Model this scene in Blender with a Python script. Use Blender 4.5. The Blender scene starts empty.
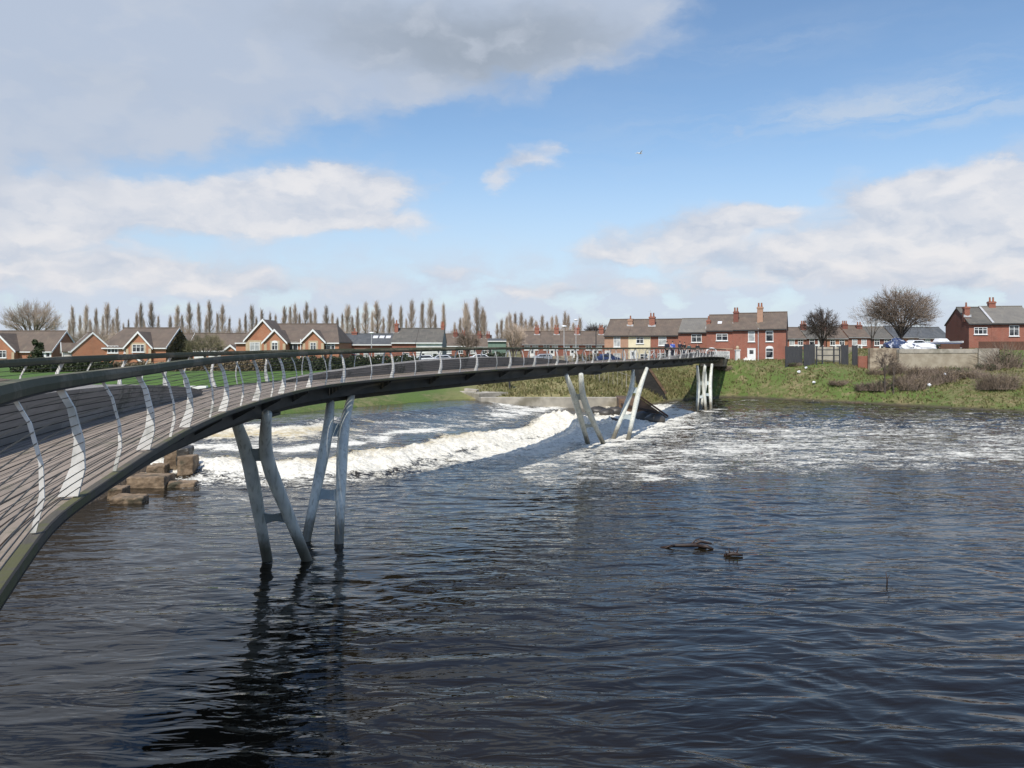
import bpy, math, random
import numpy as np
from mathutils import Vector, Matrix
random.seed(7); rng = np.random.default_rng(7)
SC = bpy.context.scene; COL = SC.collection
R = math.radians
F, HY, EYE = 780.0, 347.0, 7.2            # focal length in pixels, horizon row, eye height over the river
def wx(x, d): return (x - 512.0) / F * d
def wz(y, d): return EYE - (y - HY) / F * d
def wd(y, z): return F * (EYE - z) / (y - HY)

# ------------------------------------------------------------------ object helpers
def tag(o, label=None, cat=None, group=None, kind=None):
    if label: o['label'] = label
    if cat: o['category'] = cat
    if group: o['group'] = group
    if kind: o['kind'] = kind
    return o
def thing(name, label, cat, loc=(0, 0, 0), rz=0.0, group=None):
    o = bpy.data.objects.new(name, None); COL.objects.link(o)
    o.location = loc; o.rotation_euler = (0, 0, rz); o.empty_display_size = .3
    return tag(o, label, cat, group)
def rootloc(p):
    while p.parent: p = p.parent
    return p.location
class MB:
    """collects shapes and links them as ONE mesh object"""
    def __init__(s): s.v = []; s.f = []
    def add(s, vs, fs):
        n = len(s.v); s.v += [tuple(v) for v in vs]; s.f += [tuple(i + n for i in f) for f in fs]
    def box(s, x0, x1, y0, y1, z0, z1):
        s.add([(x0,y0,z0),(x1,y0,z0),(x1,y1,z0),(x0,y1,z0),(x0,y0,z1),(x1,y0,z1),(x1,y1,z1),(x0,y1,z1)],
              [(0,3,2,1),(4,5,6,7),(0,1,5,4),(1,2,6,5),(2,3,7,6),(3,0,4,7)])
    def prism(s, poly, off):                 # polygon swept along a vector
        n = len(poly); o = Vector(off)
        vs = [Vector(p) for p in poly]; vs += [p + o for p in vs]
        s.add(vs, [tuple(range(n))[::-1], tuple(range(n, 2*n))] + [(i, (i+1) % n, (i+1) % n + n, i + n) for i in range(n)])
    def tube(s, pts, rad, n=8, sq=(1, 1), cap=True):
        pts = [Vector(p) for p in pts]; m = len(pts)
        if not hasattr(rad, '__len__'): rad = [rad] * m
        vs = []; fs = []
        for i, p in enumerate(pts):
            t = (pts[min(i+1, m-1)] - pts[max(i-1, 0)])
            t = t.normalized() if t.length > 1e-9 else Vector((0, 0, 1))
            a = t.cross(Vector((0, 1, 0)) if abs(t.y) < .9 else Vector((1, 0, 0))).normalized(); b = t.cross(a)
            for k in range(n):
                an = 2*math.pi*k/n
                vs.append(p + a*(math.cos(an)*rad[i]*sq[0]) + b*(math.sin(an)*rad[i]*sq[1]))
        for i in range(m-1):
            for k in range(n):
                fs.append((i*n+k, i*n+(k+1) % n, (i+1)*n+(k+1) % n, (i+1)*n+k))
        if cap: fs += [tuple(range(n))[::-1], tuple(range((m-1)*n, m*n))]
        s.add(vs, fs)
    def blob(s, c, r, jit=.15, seg=8, rings=6, rs=None):
        rs = rs or random
        vs = []; fs = []
        for i in range(rings+1):
            th = math.pi*i/rings
            for k in range(seg):
                ph = 2*math.pi*k/seg; q = 1 + rs.uniform(-jit, jit)
                vs.append((c[0]+r[0]*q*math.sin(th)*math.cos(ph), c[1]+r[1]*q*math.sin(th)*math.sin(ph), c[2]+r[2]*q*math.cos(th)))
        for i in range(rings):
            for k in range(seg):
                fs.append((i*seg+k, (i+1)*seg+k, (i+1)*seg+(k+1) % seg, i*seg+(k+1) % seg))
        s.add(vs, fs)
    def build(s, name, mat, parent=None, local=False, smooth=False, bevel=0):
        o0 = Vector((0, 0, 0))
        if parent is not None and not local: o0 = rootloc(parent)
        me = bpy.data.meshes.new(name)
        me.from_pydata([(a-o0[0], b-o0[1], c-o0[2]) for a, b, c in s.v], [], s.f); me.update()
        me.materials.append(mat)
        if smooth: me.shade_smooth()
        o = bpy.data.objects.new(name, me); COL.objects.link(o)
        if parent is not None: o.parent = parent
        if bevel:
            b = o.modifiers.new('bevel', 'BEVEL'); b.width = bevel; b.segments = 2; b.limit_method = 'ANGLE'
        return o
def copy_tree(o, parent=None):
    c = o.copy(); COL.objects.link(c); c.parent = parent
    for ch in list(o.children): copy_tree(ch, c)
    return c

# ------------------------------------------------------------------ material helpers
class G:
    def __init__(s, nt): s.nt = nt; s.n = nt.nodes; s.l = nt.links
    def node(s, t, **k):
        n = s.n.new(t)
        for a, b in k.items(): setattr(n, a, b)
        return n
    def put(s, sock, v):
        if isinstance(v, bpy.types.NodeSocket): s.l.new(v, sock)
        else:
            if hasattr(v, '__len__') and len(v) == 3 and sock.type == 'RGBA': v = (*v, 1)
            sock.default_value = v
    def m(s, op, a, b=0.0, c=0.0, clamp=False):
        n = s.node('ShaderNodeMath', operation=op, use_clamp=clamp)
        for i, v in enumerate((a, b, c)): s.put(n.inputs[i], v)
        return n.outputs[0]
    def vm(s, op, a, b=(0, 0, 0), out=0):
        n = s.node('ShaderNodeVectorMath', operation=op); s.put(n.inputs[0], a)
        if op == 'SCALE': s.put(n.inputs['Scale'], b)
        else: s.put(n.inputs[1], b)
        return n.outputs['Value'] if op in ('DOT_PRODUCT', 'LENGTH') else n.outputs[0]
    def mix(s, f, a, b, mode='MIX'):
        n = s.node('ShaderNodeMix', data_type='RGBA', blend_type=mode)
        s.put(n.inputs[0], f); s.put(n.inputs[6], a); s.put(n.inputs[7], b)
        return n.outputs[2]
    def noise(s, v, scale, detail=4, rough=.55, col=False, dist=0.0):
        n = s.node('ShaderNodeTexNoise'); s.put(n.inputs['Vector'], v)
        n.inputs['Scale'].default_value = scale; n.inputs['Detail'].default_value = detail
        n.inputs['Roughness'].default_value = rough; n.inputs['Distortion'].default_value = dist
        return n.outputs[1 if col else 0]
    def ss(s, v, a, b):
        n = s.node('ShaderNodeMapRange', interpolation_type='SMOOTHSTEP')
        s.put(n.inputs[0], v); s.put(n.inputs[1], a); s.put(n.inputs[2], b); return n.outputs[0]
    def bump(s, h, strength=.5, dist=.05):
        n = s.node('ShaderNodeBump'); s.put(n.inputs['Height'], h)
        n.inputs['Strength'].default_value = strength; n.inputs['Distance'].default_value = dist
        return n.outputs[0]
def mat(name):
    m = bpy.data.materials.new(name); m.use_nodes = True; nt = m.node_tree; nt.nodes.clear()
    g = G(nt); p = g.node('ShaderNodeBsdfPrincipled'); o = g.node('ShaderNodeOutputMaterial')
    g.l.new(p.outputs[0], o.inputs[0]); return m, g, p
def wpos(g): return g.node('ShaderNodeNewGeometry').outputs['Position']
def noisy(name, a, b, scale=1.0, rough=.8, detail=5, bump=0.0, bscale=None, lo=.35, hi=.65, stretch=(1, 1, 1), metal=0, c=None, cscale=.3):
    m, g, p = mat(name); v = g.vm('MULTIPLY', wpos(g), stretch)
    n = g.noise(v, scale, detail); col = g.mix(g.ss(n, lo, hi), a, b)
    if c: col = g.mix(g.ss(g.noise(v, cscale, 4), .5, .68), col, c)
    g.put(p.inputs['Base Color'], col); p.inputs['Roughness'].default_value = rough; p.inputs['Metallic'].default_value = metal
    if bump: g.put(p.inputs['Normal'], g.bump(g.noise(v, bscale or scale*4, 4), bump, .03))
    return m
def brick(name, a, b, mortar, dirt=(.12, .07, .05)):
    m, g, p = mat(name); P = wpos(g)
    sx = g.node('ShaderNodeSeparateXYZ'); g.put(sx.inputs[0], P)
    cx = g.node('ShaderNodeCombineXYZ'); g.put(cx.inputs[0], g.m('ADD', sx.outputs[0], sx.outputs[1])); g.put(cx.inputs[1], sx.outputs[2])
    br = g.node('ShaderNodeTexBrick'); g.put(br.inputs['Vector'], cx.outputs[0]); br.inputs['Scale'].default_value = 1
    br.inputs['Brick Width'].default_value = .225; br.inputs['Row Height'].default_value = .075; br.inputs['Mortar Size'].default_value = .008
    for k, c in (('Color1', a), ('Color2', b), ('Mortar', mortar)): g.put(br.inputs[k], c)
    n = g.ss(g.noise(P, .55, 6, .65), .45, .75)
    n2 = g.ss(g.noise(g.vm('MULTIPLY', P, (2.5, 2.5, .4)), 1.0, 4), .35, .7)
    col = g.mix(g.m('MULTIPLY', n, .55), br.outputs[0], dirt); col = g.mix(g.m('MULTIPLY', n2, .3), col, tuple(1.25*q for q in b))
    g.put(p.inputs['Base Color'], col); p.inputs['Roughness'].default_value = .9
    return m
def roofm(name, a, b, c):
    m, g, p = mat(name); P = wpos(g)
    sx = g.node('ShaderNodeSeparateXYZ'); g.put(sx.inputs[0], P)
    row = g.m('FRACT', g.m('MULTIPLY', sx.outputs[2], 4.5)); colm = g.m('FRACT', g.m('MULTIPLY', sx.outputs[0], 3.2))
    line = g.m('MAXIMUM', g.ss(row, .75, 1.0), g.m('MULTIPLY', g.ss(colm, .8, 1.0), .6))
    n = g.noise(P, .8, 7, .7); base = g.mix(g.ss(n, .35, .68), a, b)
    base = g.mix(g.m('MULTIPLY', g.ss(g.noise(g.vm('MULTIPLY', P, (3, 1, .6)), .9, 4), .55, .72), .8), base, c)
    g.put(p.inputs['Base Color'], g.mix(g.m('MULTIPLY', line, .35), base, (.03, .03, .03))); p.inputs['Roughness'].default_value = .85
    g.put(p.inputs['Normal'], g.bump(g.m('ADD', line, n), .4, .03))
    return m
M = {}
M['brick_new'] = brick('brick_new', (.42, .165, .08), (.35, .125, .062), (.40, .3, .21), (.2, .08, .05))
M['brick_red'] = brick('brick_red', (.31, .095, .058), (.24, .07, .046), (.34, .24, .18), (.15, .065, .045))
M['brick_dark'] = brick('brick_dark', (.20, .055, .04), (.16, .05, .035), (.2, .14, .11), (.08, .04, .03))
M['brick_pink'] = brick('brick_pink', (.42, .24, .16), (.36, .2, .13), (.4, .3, .22), (.25, .13, .09))
M['cream'] = noisy('cream_render', (.74, .66, .46), (.66, .58, .4), 1.2, .85, c=(.58, .5, .35))
M['white_render'] = noisy('white_render', (.78, .77, .73), (.68, .67, .63), 1.1, .85, c=(.55, .54, .5))
M['grey_render'] = noisy('grey_render', (.27, .27, .27), (.2, .2, .2), 1.0, .9)
M['stone_quoin'] = noisy('pale_stone', (.5, .4, .27), (.42, .33, .22), 2.0, .9)
M['tile_brown'] = roofm('tile_brown', (.15, .112, .085), (.105, .082, .065), (.17, .14, .10))
M['tile_grey'] = roofm('tile_grey', (.13, .118, .10), (.09, .085, .075), (.16, .15, .12))
M['tile_pale'] = roofm('tile_pale', (.19, .175, .15), (.15, .14, .125), (.21, .2, .17))
M['slate'] = roofm('slate', (.095, .1, .105), (.065, .07, .075), (.13, .13, .125))
M['white'] = noisy('white_paint', (.8, .8, .78), (.72, .72, .7), 3, .5)
M['blue_paint'] = noisy('blue_paint', (.03, .06, .17), (.02, .04, .12), 3, .5)
M['red_paint'] = noisy('red_paint', (.42, .03, .03), (.33, .03, .03), 3, .5)
M['lead'] = noisy('lead_flashing', (.5, .5, .5), (.4, .4, .4), 3, .5)
M['pot'] = noisy('clay_pot', (.33, .13, .07), (.2, .09, .06), 4, .8)
M['black'] = noisy('black_metal', (.02, .02, .022), (.035, .035, .035), 4, .55)
M['darkwood'] = noisy('dark_boards', (.035, .037, .042), (.06, .06, .063), 3, .8, stretch=(6, 6, .3))
M['brownwood'] = noisy('brown_boards', (.13, .06, .035), (.09, .045, .03), 3, .8, stretch=(5, 5, .4))
M['concrete'] = noisy('concrete', (.42, .38, .31), (.32, .29, .24), 1.2, .9, bump=.4, c=(.2, .18, .13))
M['pale_stone_wall'] = noisy('pale_stone_wall', (.40, .345, .26), (.31, .26, .19), 1.1, .9, bump=.6, bscale=3, c=(.16, .13, .09))
M['rubble'] = noisy('rubble', (.40, .33, .24), (.20, .155, .11), 1.7, .95, bump=.8, bscale=4)
M['block_stone'] = noisy('block_stone', (.25, .18, .115), (.13, .09, .055), 1.9, .8, bump=.9, bscale=6, c=(.055, .05, .03), cscale=1.3)
M['wet_stone'] = noisy('wet_stone', (.035, .033, .028), (.07, .06, .05), 1.6, .45, bump=.6, bscale=4)
M['weir_stone'] = noisy('weir_stone', (.16, .095, .055), (.09, .055, .035), 1.4, .8, bump=.5, stretch=(.5, .5, 3), c=(.05, .05, .03))
M['deck_shade_wall'] = noisy('deck_shade_wall', (.017, .016, .015), (.03, .027, .023), 1.4, .9, bump=.5, stretch=(1, 1, 3))  # near-black tone puts the bridge deck's shade into the wall colour
M['orange_block'] = noisy('orange_block', (.5, .24, .13), (.4, .19, .1), 2, .9)
M['steel'] = noisy('painted_steel', (.36, .405, .40), (.29, .335, .33), 1.5, .42, bump=.05, c=(.22, .26, .25))
M['post'] = noisy('post_steel', (.74, .72, .67), (.62, .60, .56), 5, .4, c=(.42, .42, .38), cscale=2)
M['cable'] = noisy('cable_steel', (.08, .08, .08), (.05, .05, .05), 5, .4, metal=.6)
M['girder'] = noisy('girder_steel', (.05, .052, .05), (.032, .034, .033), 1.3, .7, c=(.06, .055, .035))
M['bark'] = noisy('bark', (.12, .095, .075), (.075, .06, .048), 2, .95)
M['twig'] = noisy('twig', (.23, .175, .13), (.15, .115, .09), 3, .95)
M['twig_pale'] = noisy('twig_pale', (.46, .365, .285), (.32, .25, .195), .12, .95)
M['twig_olive'] = noisy('twig_olive', (.24, .21, .12), (.16, .14, .085), 1, .95)
M['twig_dark'] = noisy('twig_dark', (.10, .078, .065), (.07, .055, .048), 2, .95)
def leaf(name, a, b, c):
    m, g, p = mat(name); P = wpos(g)
    col = g.mix(g.ss(g.noise(P, 1.3, 4), .35, .65), a, b); col = g.mix(g.ss(g.noise(P, 9, 2), .5, .7), col, c)
    g.put(p.inputs['Base Color'], col); p.inputs['Roughness'].default_value = .7
    return m
M['hedge'] = leaf('hedge_leaves', (.022, .036, .012), (.04, .055, .016), (.06, .06, .025))
M['green_leaf'] = leaf('green_leaves', (.035, .075, .015), (.055, .09, .02), (.08, .09, .03))
M['ivy'] = leaf('ivy_leaves', (.11, .075, .032), (.075, .062, .028), (.15, .1, .045))
M['bramble'] = leaf('bramble_stems', (.20, .145, .085), (.13, .10, .055), (.27, .21, .13))
M['tuft'] = leaf('tuft_blades', (.105, .12, .032), (.18, .155, .065), (.25, .205, .105))
M['driftwood'] = noisy('driftwood', (.04, .022, .015), (.018, .012, .01), 6, .6)
M['skin'] = noisy('skin', (.5, .3, .22), (.45, .27, .2), 5, .6)
M['hair'] = noisy('dark_hair', (.02, .015, .012), (.03, .022, .018), 5, .6)
M['navy_cloth'] = noisy('navy_cloth', (.015, .018, .035), (.02, .025, .045), 5, .9)
M['black_cloth'] = noisy('black_cloth', (.013, .013, .015), (.022, .022, .024), 5, .9)
M['blue_cloth'] = noisy('blue_cloth', (.06, .12, .5), (.05, .1, .4), 2.5, .9, c=(.6, .63, .7), cscale=3.5)
M['teal_cloth'] = noisy('teal_cloth', (.03, .09, .1), (.025, .07, .08), 5, .9)
M['car_white'] = noisy('car_white', (.78, .79, .8), (.74, .75, .77), 1, .25)
M['car_silver'] = noisy('car_silver', (.45, .47, .5), (.42, .44, .47), 1, .3, metal=.5)
M['car_blue'] = noisy('car_blue', (.03, .05, .14), (.03, .045, .12), 1, .3)
M['rubber'] = noisy('rubber', (.02, .02, .02), (.03, .03, .03), 4, .8)
M['tarp_blue'] = noisy('tarp_blue', (.02, .03, .075), (.035, .06, .14), 2, .6, bump=.6, c=(.65, .67, .72), cscale=2.2)
M['plastic'] = noisy('white_plastic', (.8, .8, .8), (.7, .7, .72), 3, .4)
M['green_cladding'] = noisy('green_cladding', (.16, .24, .19), (.13, .2, .16), 1, .6, stretch=(6, 6, .3))
M['lamp_glass'] = noisy('lamp_glass', (.75, .75, .75), (.65, .65, .66), 3, .2)
def glassm():
    m, g, p = mat('window_glass')
    g.put(p.inputs['Base Color'], g.mix(g.ss(g.noise(wpos(g), 1.4, 2), .4, .62), (.012, .014, .018), (.10, .105, .11)))
    p.inputs['Roughness'].default_value = .08; return m
M['glass'] = glassm()
M['curtain'] = noisy('curtained_glass', (.5, .5, .48), (.3, .31, .31), 1.2, .3)
# timber of the deck: boards run along the bridge; uv = (metres along, metres across)
def timber(name, a, b, moss, mossiness, bw=.145, gap=(.012, .011, .01)):
    m, g, p = mat(name); uv = g.node('ShaderNodeUVMap').outputs[0]
    sx = g.node('ShaderNodeSeparateXYZ'); g.put(sx.inputs[0], uv)
    q = g.m('DIVIDE', sx.outputs[1], bw); idx = g.m('FLOOR', q); fr = g.m('FRACT', q)
    line = g.ss(g.m('ABSOLUTE', g.m('SUBTRACT', fr, .5)), .42, .45)
    wn = g.node('ShaderNodeTexWhiteNoise', noise_dimensions='2D')
    cc = g.node('ShaderNodeCombineXYZ'); g.put(cc.inputs[0], idx); g.put(cc.inputs[1], g.m('FLOOR', g.m('ADD', g.m('DIVIDE', sx.outputs[0], 3.45), g.m('MULTIPLY', idx, .37))))
    g.put(wn.inputs['Vector'], cc.outputs[0])
    grain = g.noise(g.vm('MULTIPLY', uv, (1.2, 26, 1)), 1.5, 5, .65); big = g.noise(wpos(g), .9, 5)
    col = g.mix(g.ss(grain, .3, .72), a, b)
    col = g.mix(g.m('MULTIPLY', wn.outputs[0], .6), col, tuple(.55*k for k in a))
    col = g.mix(g.m('MULTIPLY', g.ss(g.m('ADD', big, g.m('MULTIPLY', g.noise(wpos(g), 9, 3), .4)), .78-mossiness, .95-mossiness), .9), col, moss)
    col = g.mix(line, col, gap)
    g.put(p.inputs['Base Color'], col); p.inputs['Roughness'].default_value = .75
    g.put(p.inputs['Normal'], g.bump(g.m('SUBTRACT', g.m('MULTIPLY', grain, .3), line), .5, .01))
    return m
M['deck'] = timber('deck_timber', (.34, .275, .215), (.235, .19, .15), (.15, .14, .09), .05, .12)
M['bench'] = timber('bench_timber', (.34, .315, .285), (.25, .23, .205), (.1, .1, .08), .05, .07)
M['moss_timber'] = timber('mossy_timber', (.12, .105, .08), (.055, .05, .04), (.085, .085, .03), .16, .3)
M['rail_timber'] = timber('rail_timber', (.22, .185, .115), (.095, .078, .048), (.055, .06, .026), .22, .3)

# ------------------------------------------------------------------ numpy noise
_perm = rng.permutation(512); _gr = rng.uniform(0, 2*math.pi, 512)
def perlin(x, y):
    xi = np.floor(x).astype(int); yi = np.floor(y).astype(int); xf = x-xi; yf = y-yi
    u = xf**3*(xf*(xf*6-15)+10); v = yf**3*(yf*(yf*6-15)+10)
    def gr(ix, iy, fx, fy):
        a = _gr[_perm[(_perm[ix % 512]+iy) % 512]]; return np.cos(a)*fx+np.sin(a)*fy
    n00 = gr(xi, yi, xf, yf); n10 = gr(xi+1, yi, xf-1, yf); n01 = gr(xi, yi+1, xf, yf-1); n11 = gr(xi+1, yi+1, xf-1, yf-1)
    return 1.4*((n00*(1-u)+n10*u)*(1-v)+(n01*(1-u)+n11*u)*v)
def fbm(x, y, o=4, g=.5):
    s = 0; a = 1.0
    for i in range(o): s = s+a*perlin(x*2**i+17.3*i, y*2**i-9.1*i); a *= g
    return s
def sst(a, b, x):
    t = np.clip((x-a)/(b-a), 0, 1); return t*t*(3-2*t)
def pl_dist(X, Y, P, closed=False):
    P = np.array(P, float); Q = np.roll(P, -1, 0)
    if not closed: P, Q = P[:-1], Q[:-1]
    best = np.full(X.shape, 1e9)
    for (ax, ay), (bx, by) in zip(P, Q):
        dx, dy = bx-ax, by-ay; t = np.clip(((X-ax)*dx+(Y-ay)*dy)/(dx*dx+dy*dy+1e-9), 0, 1)
        best = np.minimum(best, np.hypot(X-ax-t*dx, Y-ay-t*dy))
    return best
def inside(X, Y, P):
    P = np.array(P, float); Q = np.roll(P, -1, 0); c = np.zeros(X.shape, bool)
    for (ax, ay), (bx, by) in zip(P, Q):
        if ay == by: continue
        c ^= ((ay > Y) != (by > Y)) & (X < (bx-ax)*(Y-ay)/(by-ay)+ax)
    return c

# ------------------------------------------------------------------ terrain
RIVER = [(-170, 60), (-60, 63), (-30, 62.5), (-19.5, 62), (-16.2, 68.5), (-14, 71.5), (-6.7, 81), (-2, 82.5), (12, 86), (16.5, 94), (21, 101.5), (26, 108.5), (31, 111),
         (37, 106), (43.4, 100), (55, 86.5), (66, 74), (90, 50), (160, 10), (160, -6), (2, .9), (-9, 3), (-17, 14), (-19, 30), (-20, 44), (-22, 50), (-32, 53), (-60, 55), (-170, 52)]
WALLX0 = 49.0
def ground_h(X, Y):
    X = np.asarray(X, float); Y = np.asarray(Y, float)
    d = pl_dist(X, Y, RIVER, True); t = np.where(inside(X, Y, RIVER), -d, d)
    z0 = .05+1.72*sst(50, 60, Y)*(1-sst(7, 14, X))
    W = np.interp(X, [-30, -10, 0, 18, 30, 44, 55, 70], [11, 11, 17, 11, 9, 10, 15, 20])
    far = np.interp(X, [-40, -5, 8, 25, 46, 50, 60], [4.0, 4.2, 4.7, 5.0, 5.0, 4.3, 4.1])+.5*sst(25, 60, t)*(1-sst(5, 20, X))
    P = np.where(Y > 57, far, 5.35)
    W = np.where(Y > 57, W, np.where(Y < 10, 1.2, 6.0))
    rise = np.clip(t/W, 0, 1); rise = rise*(1.55-.55*rise)
    h = z0+(P-z0)*rise
    rough = fbm(X*.22, Y*.22, 4)*.35*np.clip(t/3, 0, 1)*np.where((X > 14) & (Y > 57), 1, .35)*(1-.8*sst(20, 35, t))
    h = h+rough
    raised = sst(50.6, 53, X)*sst(107.7, 109.2, Y)
    h = h+(6.75-h)*raised
    h = h+np.clip(6.2-h, 0, 9)*sst(122, 140, Y)*sst(38, 48, X)
    cone = 5.35-.40*np.clip(np.hypot(X-31.5, (Y-116.5)*.9)-2.5, 0, 99)+fbm(X*.5, Y*.5, 3)*.18      # made ground under the far bridge landing
    h = np.where(t > -1, np.maximum(h, np.minimum(cone, z0+t*.75)), h)
    h = np.where(t < 0, z0-1.6*sst(0, 2.2, -t)-.25, h)
    far2 = sst(170, 400, np.hypot(X, Y)); h = h*(1-far2)+5.2*far2
    return h
def gh(x, y): return float(ground_h(np.array([x]), np.array([y]))[0])
def grid_mesh(name, X, Y, Z, mat_, attrs=None):
    ny, nx = X.shape; v = np.stack([X, Y, Z], -1).reshape(-1, 3)
    i = np.arange(ny*nx).reshape(ny, nx); f = np.stack([i[:-1, :-1], i[:-1, 1:], i[1:, 1:], i[1:, :-1]], -1).reshape(-1, 4)
    me = bpy.data.meshes.new(name); me.vertices.add(len(v)); me.vertices.foreach_set('co', v.ravel())
    me.loops.add(f.size); me.loops.foreach_set('vertex_index', f.ravel()); me.polygons.add(len(f))
    me.polygons.foreach_set('loop_start', np.arange(0, f.size, 4)); me.update(calc_edges=True); me.validate()
    for k, a in (attrs or {}).items():
        at = me.attributes.new(k, 'FLOAT', 'POINT'); at.data.foreach_set('value', a.ravel().astype(np.float32))
    me.materials.append(mat_); me.shade_smooth()
    o = bpy.data.objects.new(name, me); COL.objects.link(o); return o
def stretch(lo, hi, step, far):
    c = np.arange(lo, hi+1e-6, step); k = step; a = []; p = hi
    while p < far: k *= 1.22; p += k; a.append(p)
    b = []; p = lo; k = step
    while p > -far: k *= 1.22; p -= k; b.append(p)
    return np.array(b[::-1]+list(c)+a)
def groundm():
    m, g, p = mat('grass_ground'); P = wpos(g)
    sx = g.node('ShaderNodeSeparateXYZ'); g.put(sx.inputs[0], P)
    n1 = g.noise(P, .16, 6, .6); n2 = g.noise(P, 1.4, 5, .65); n3 = g.noise(P, 7, 3)
    lawn = g.mix(g.ss(n2, .3, .7), (.055, .115, .013), (.078, .142, .02)); lawn = g.mix(g.ss(n1, .55, .7), lawn, (.085, .15, .025))
    lawn = g.mix(g.m('MULTIPLY', g.ss(n3, .5, .7), .35), lawn, (.03, .07, .01))
    bank = g.mix(g.ss(n2, .38, .62), (.085, .108, .025), (.20, .165, .08)); bank = g.mix(g.ss(n1, .42, .56), bank, (.088, .13, .026))
    bank = g.mix(g.m('MULTIPLY', g.ss(g.noise(P, .5, 5, .7), .56, .68), .8), bank, (.26, .2, .11))
    bank = g.mix(g.m('MULTIPLY', g.ss(n3, .55, .7), .5), bank, (.035, .05, .012))
    rough = g.m('MULTIPLY', g.ss(sx.outputs[0], -9, 0), g.ss(sx.outputs[0], 60, 24))
    straw = g.mix(g.ss(n2, .4, .65), (.26, .22, .105), (.17, .165, .06))
    bank = g.mix(g.m('MULTIPLY', g.m('MULTIPLY', g.ss(sx.outputs[0], -9, -3), g.ss(sx.outputs[0], 26, 18)), g.ss(n1, .3, .5)), bank, straw)
    col = g.mix(g.m('MAXIMUM', g.ss(sx.outputs[0], -10, -3), g.m('MULTIPLY', g.ss(sx.outputs[2], 3.3, 2.7), .75)), lawn, bank)
    edge = g.m('MULTIPLY', g.ss(g.m('ADD', sx.outputs[2], g.m('MULTIPLY', n2, .5)), .75, .3), g.ss(sx.outputs[0], -9, -3))
    col = g.mix(edge, col, (.06, .05, .03))
    dirt = g.m('MULTIPLY', g.ss(sx.outputs[1], 60, 50), 1.0)
    col = g.mix(dirt, col, (.12, .09, .06))
    g.put(p.inputs['Base Color'], col); p.inputs['Roughness'].default_value = .95
    g.put(p.inputs['Normal'], g.bump(g.m('ADD', n3, n2), .8, .12))
    return m
gx = stretch(-90, 90, .9, 4000); gy = stretch(-6, 150, .9, 4000); GX, GY = np.meshgrid(gx, gy)
tag(grid_mesh('ground', GX, GY, ground_h(GX, GY), groundm()), kind='structure')

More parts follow.
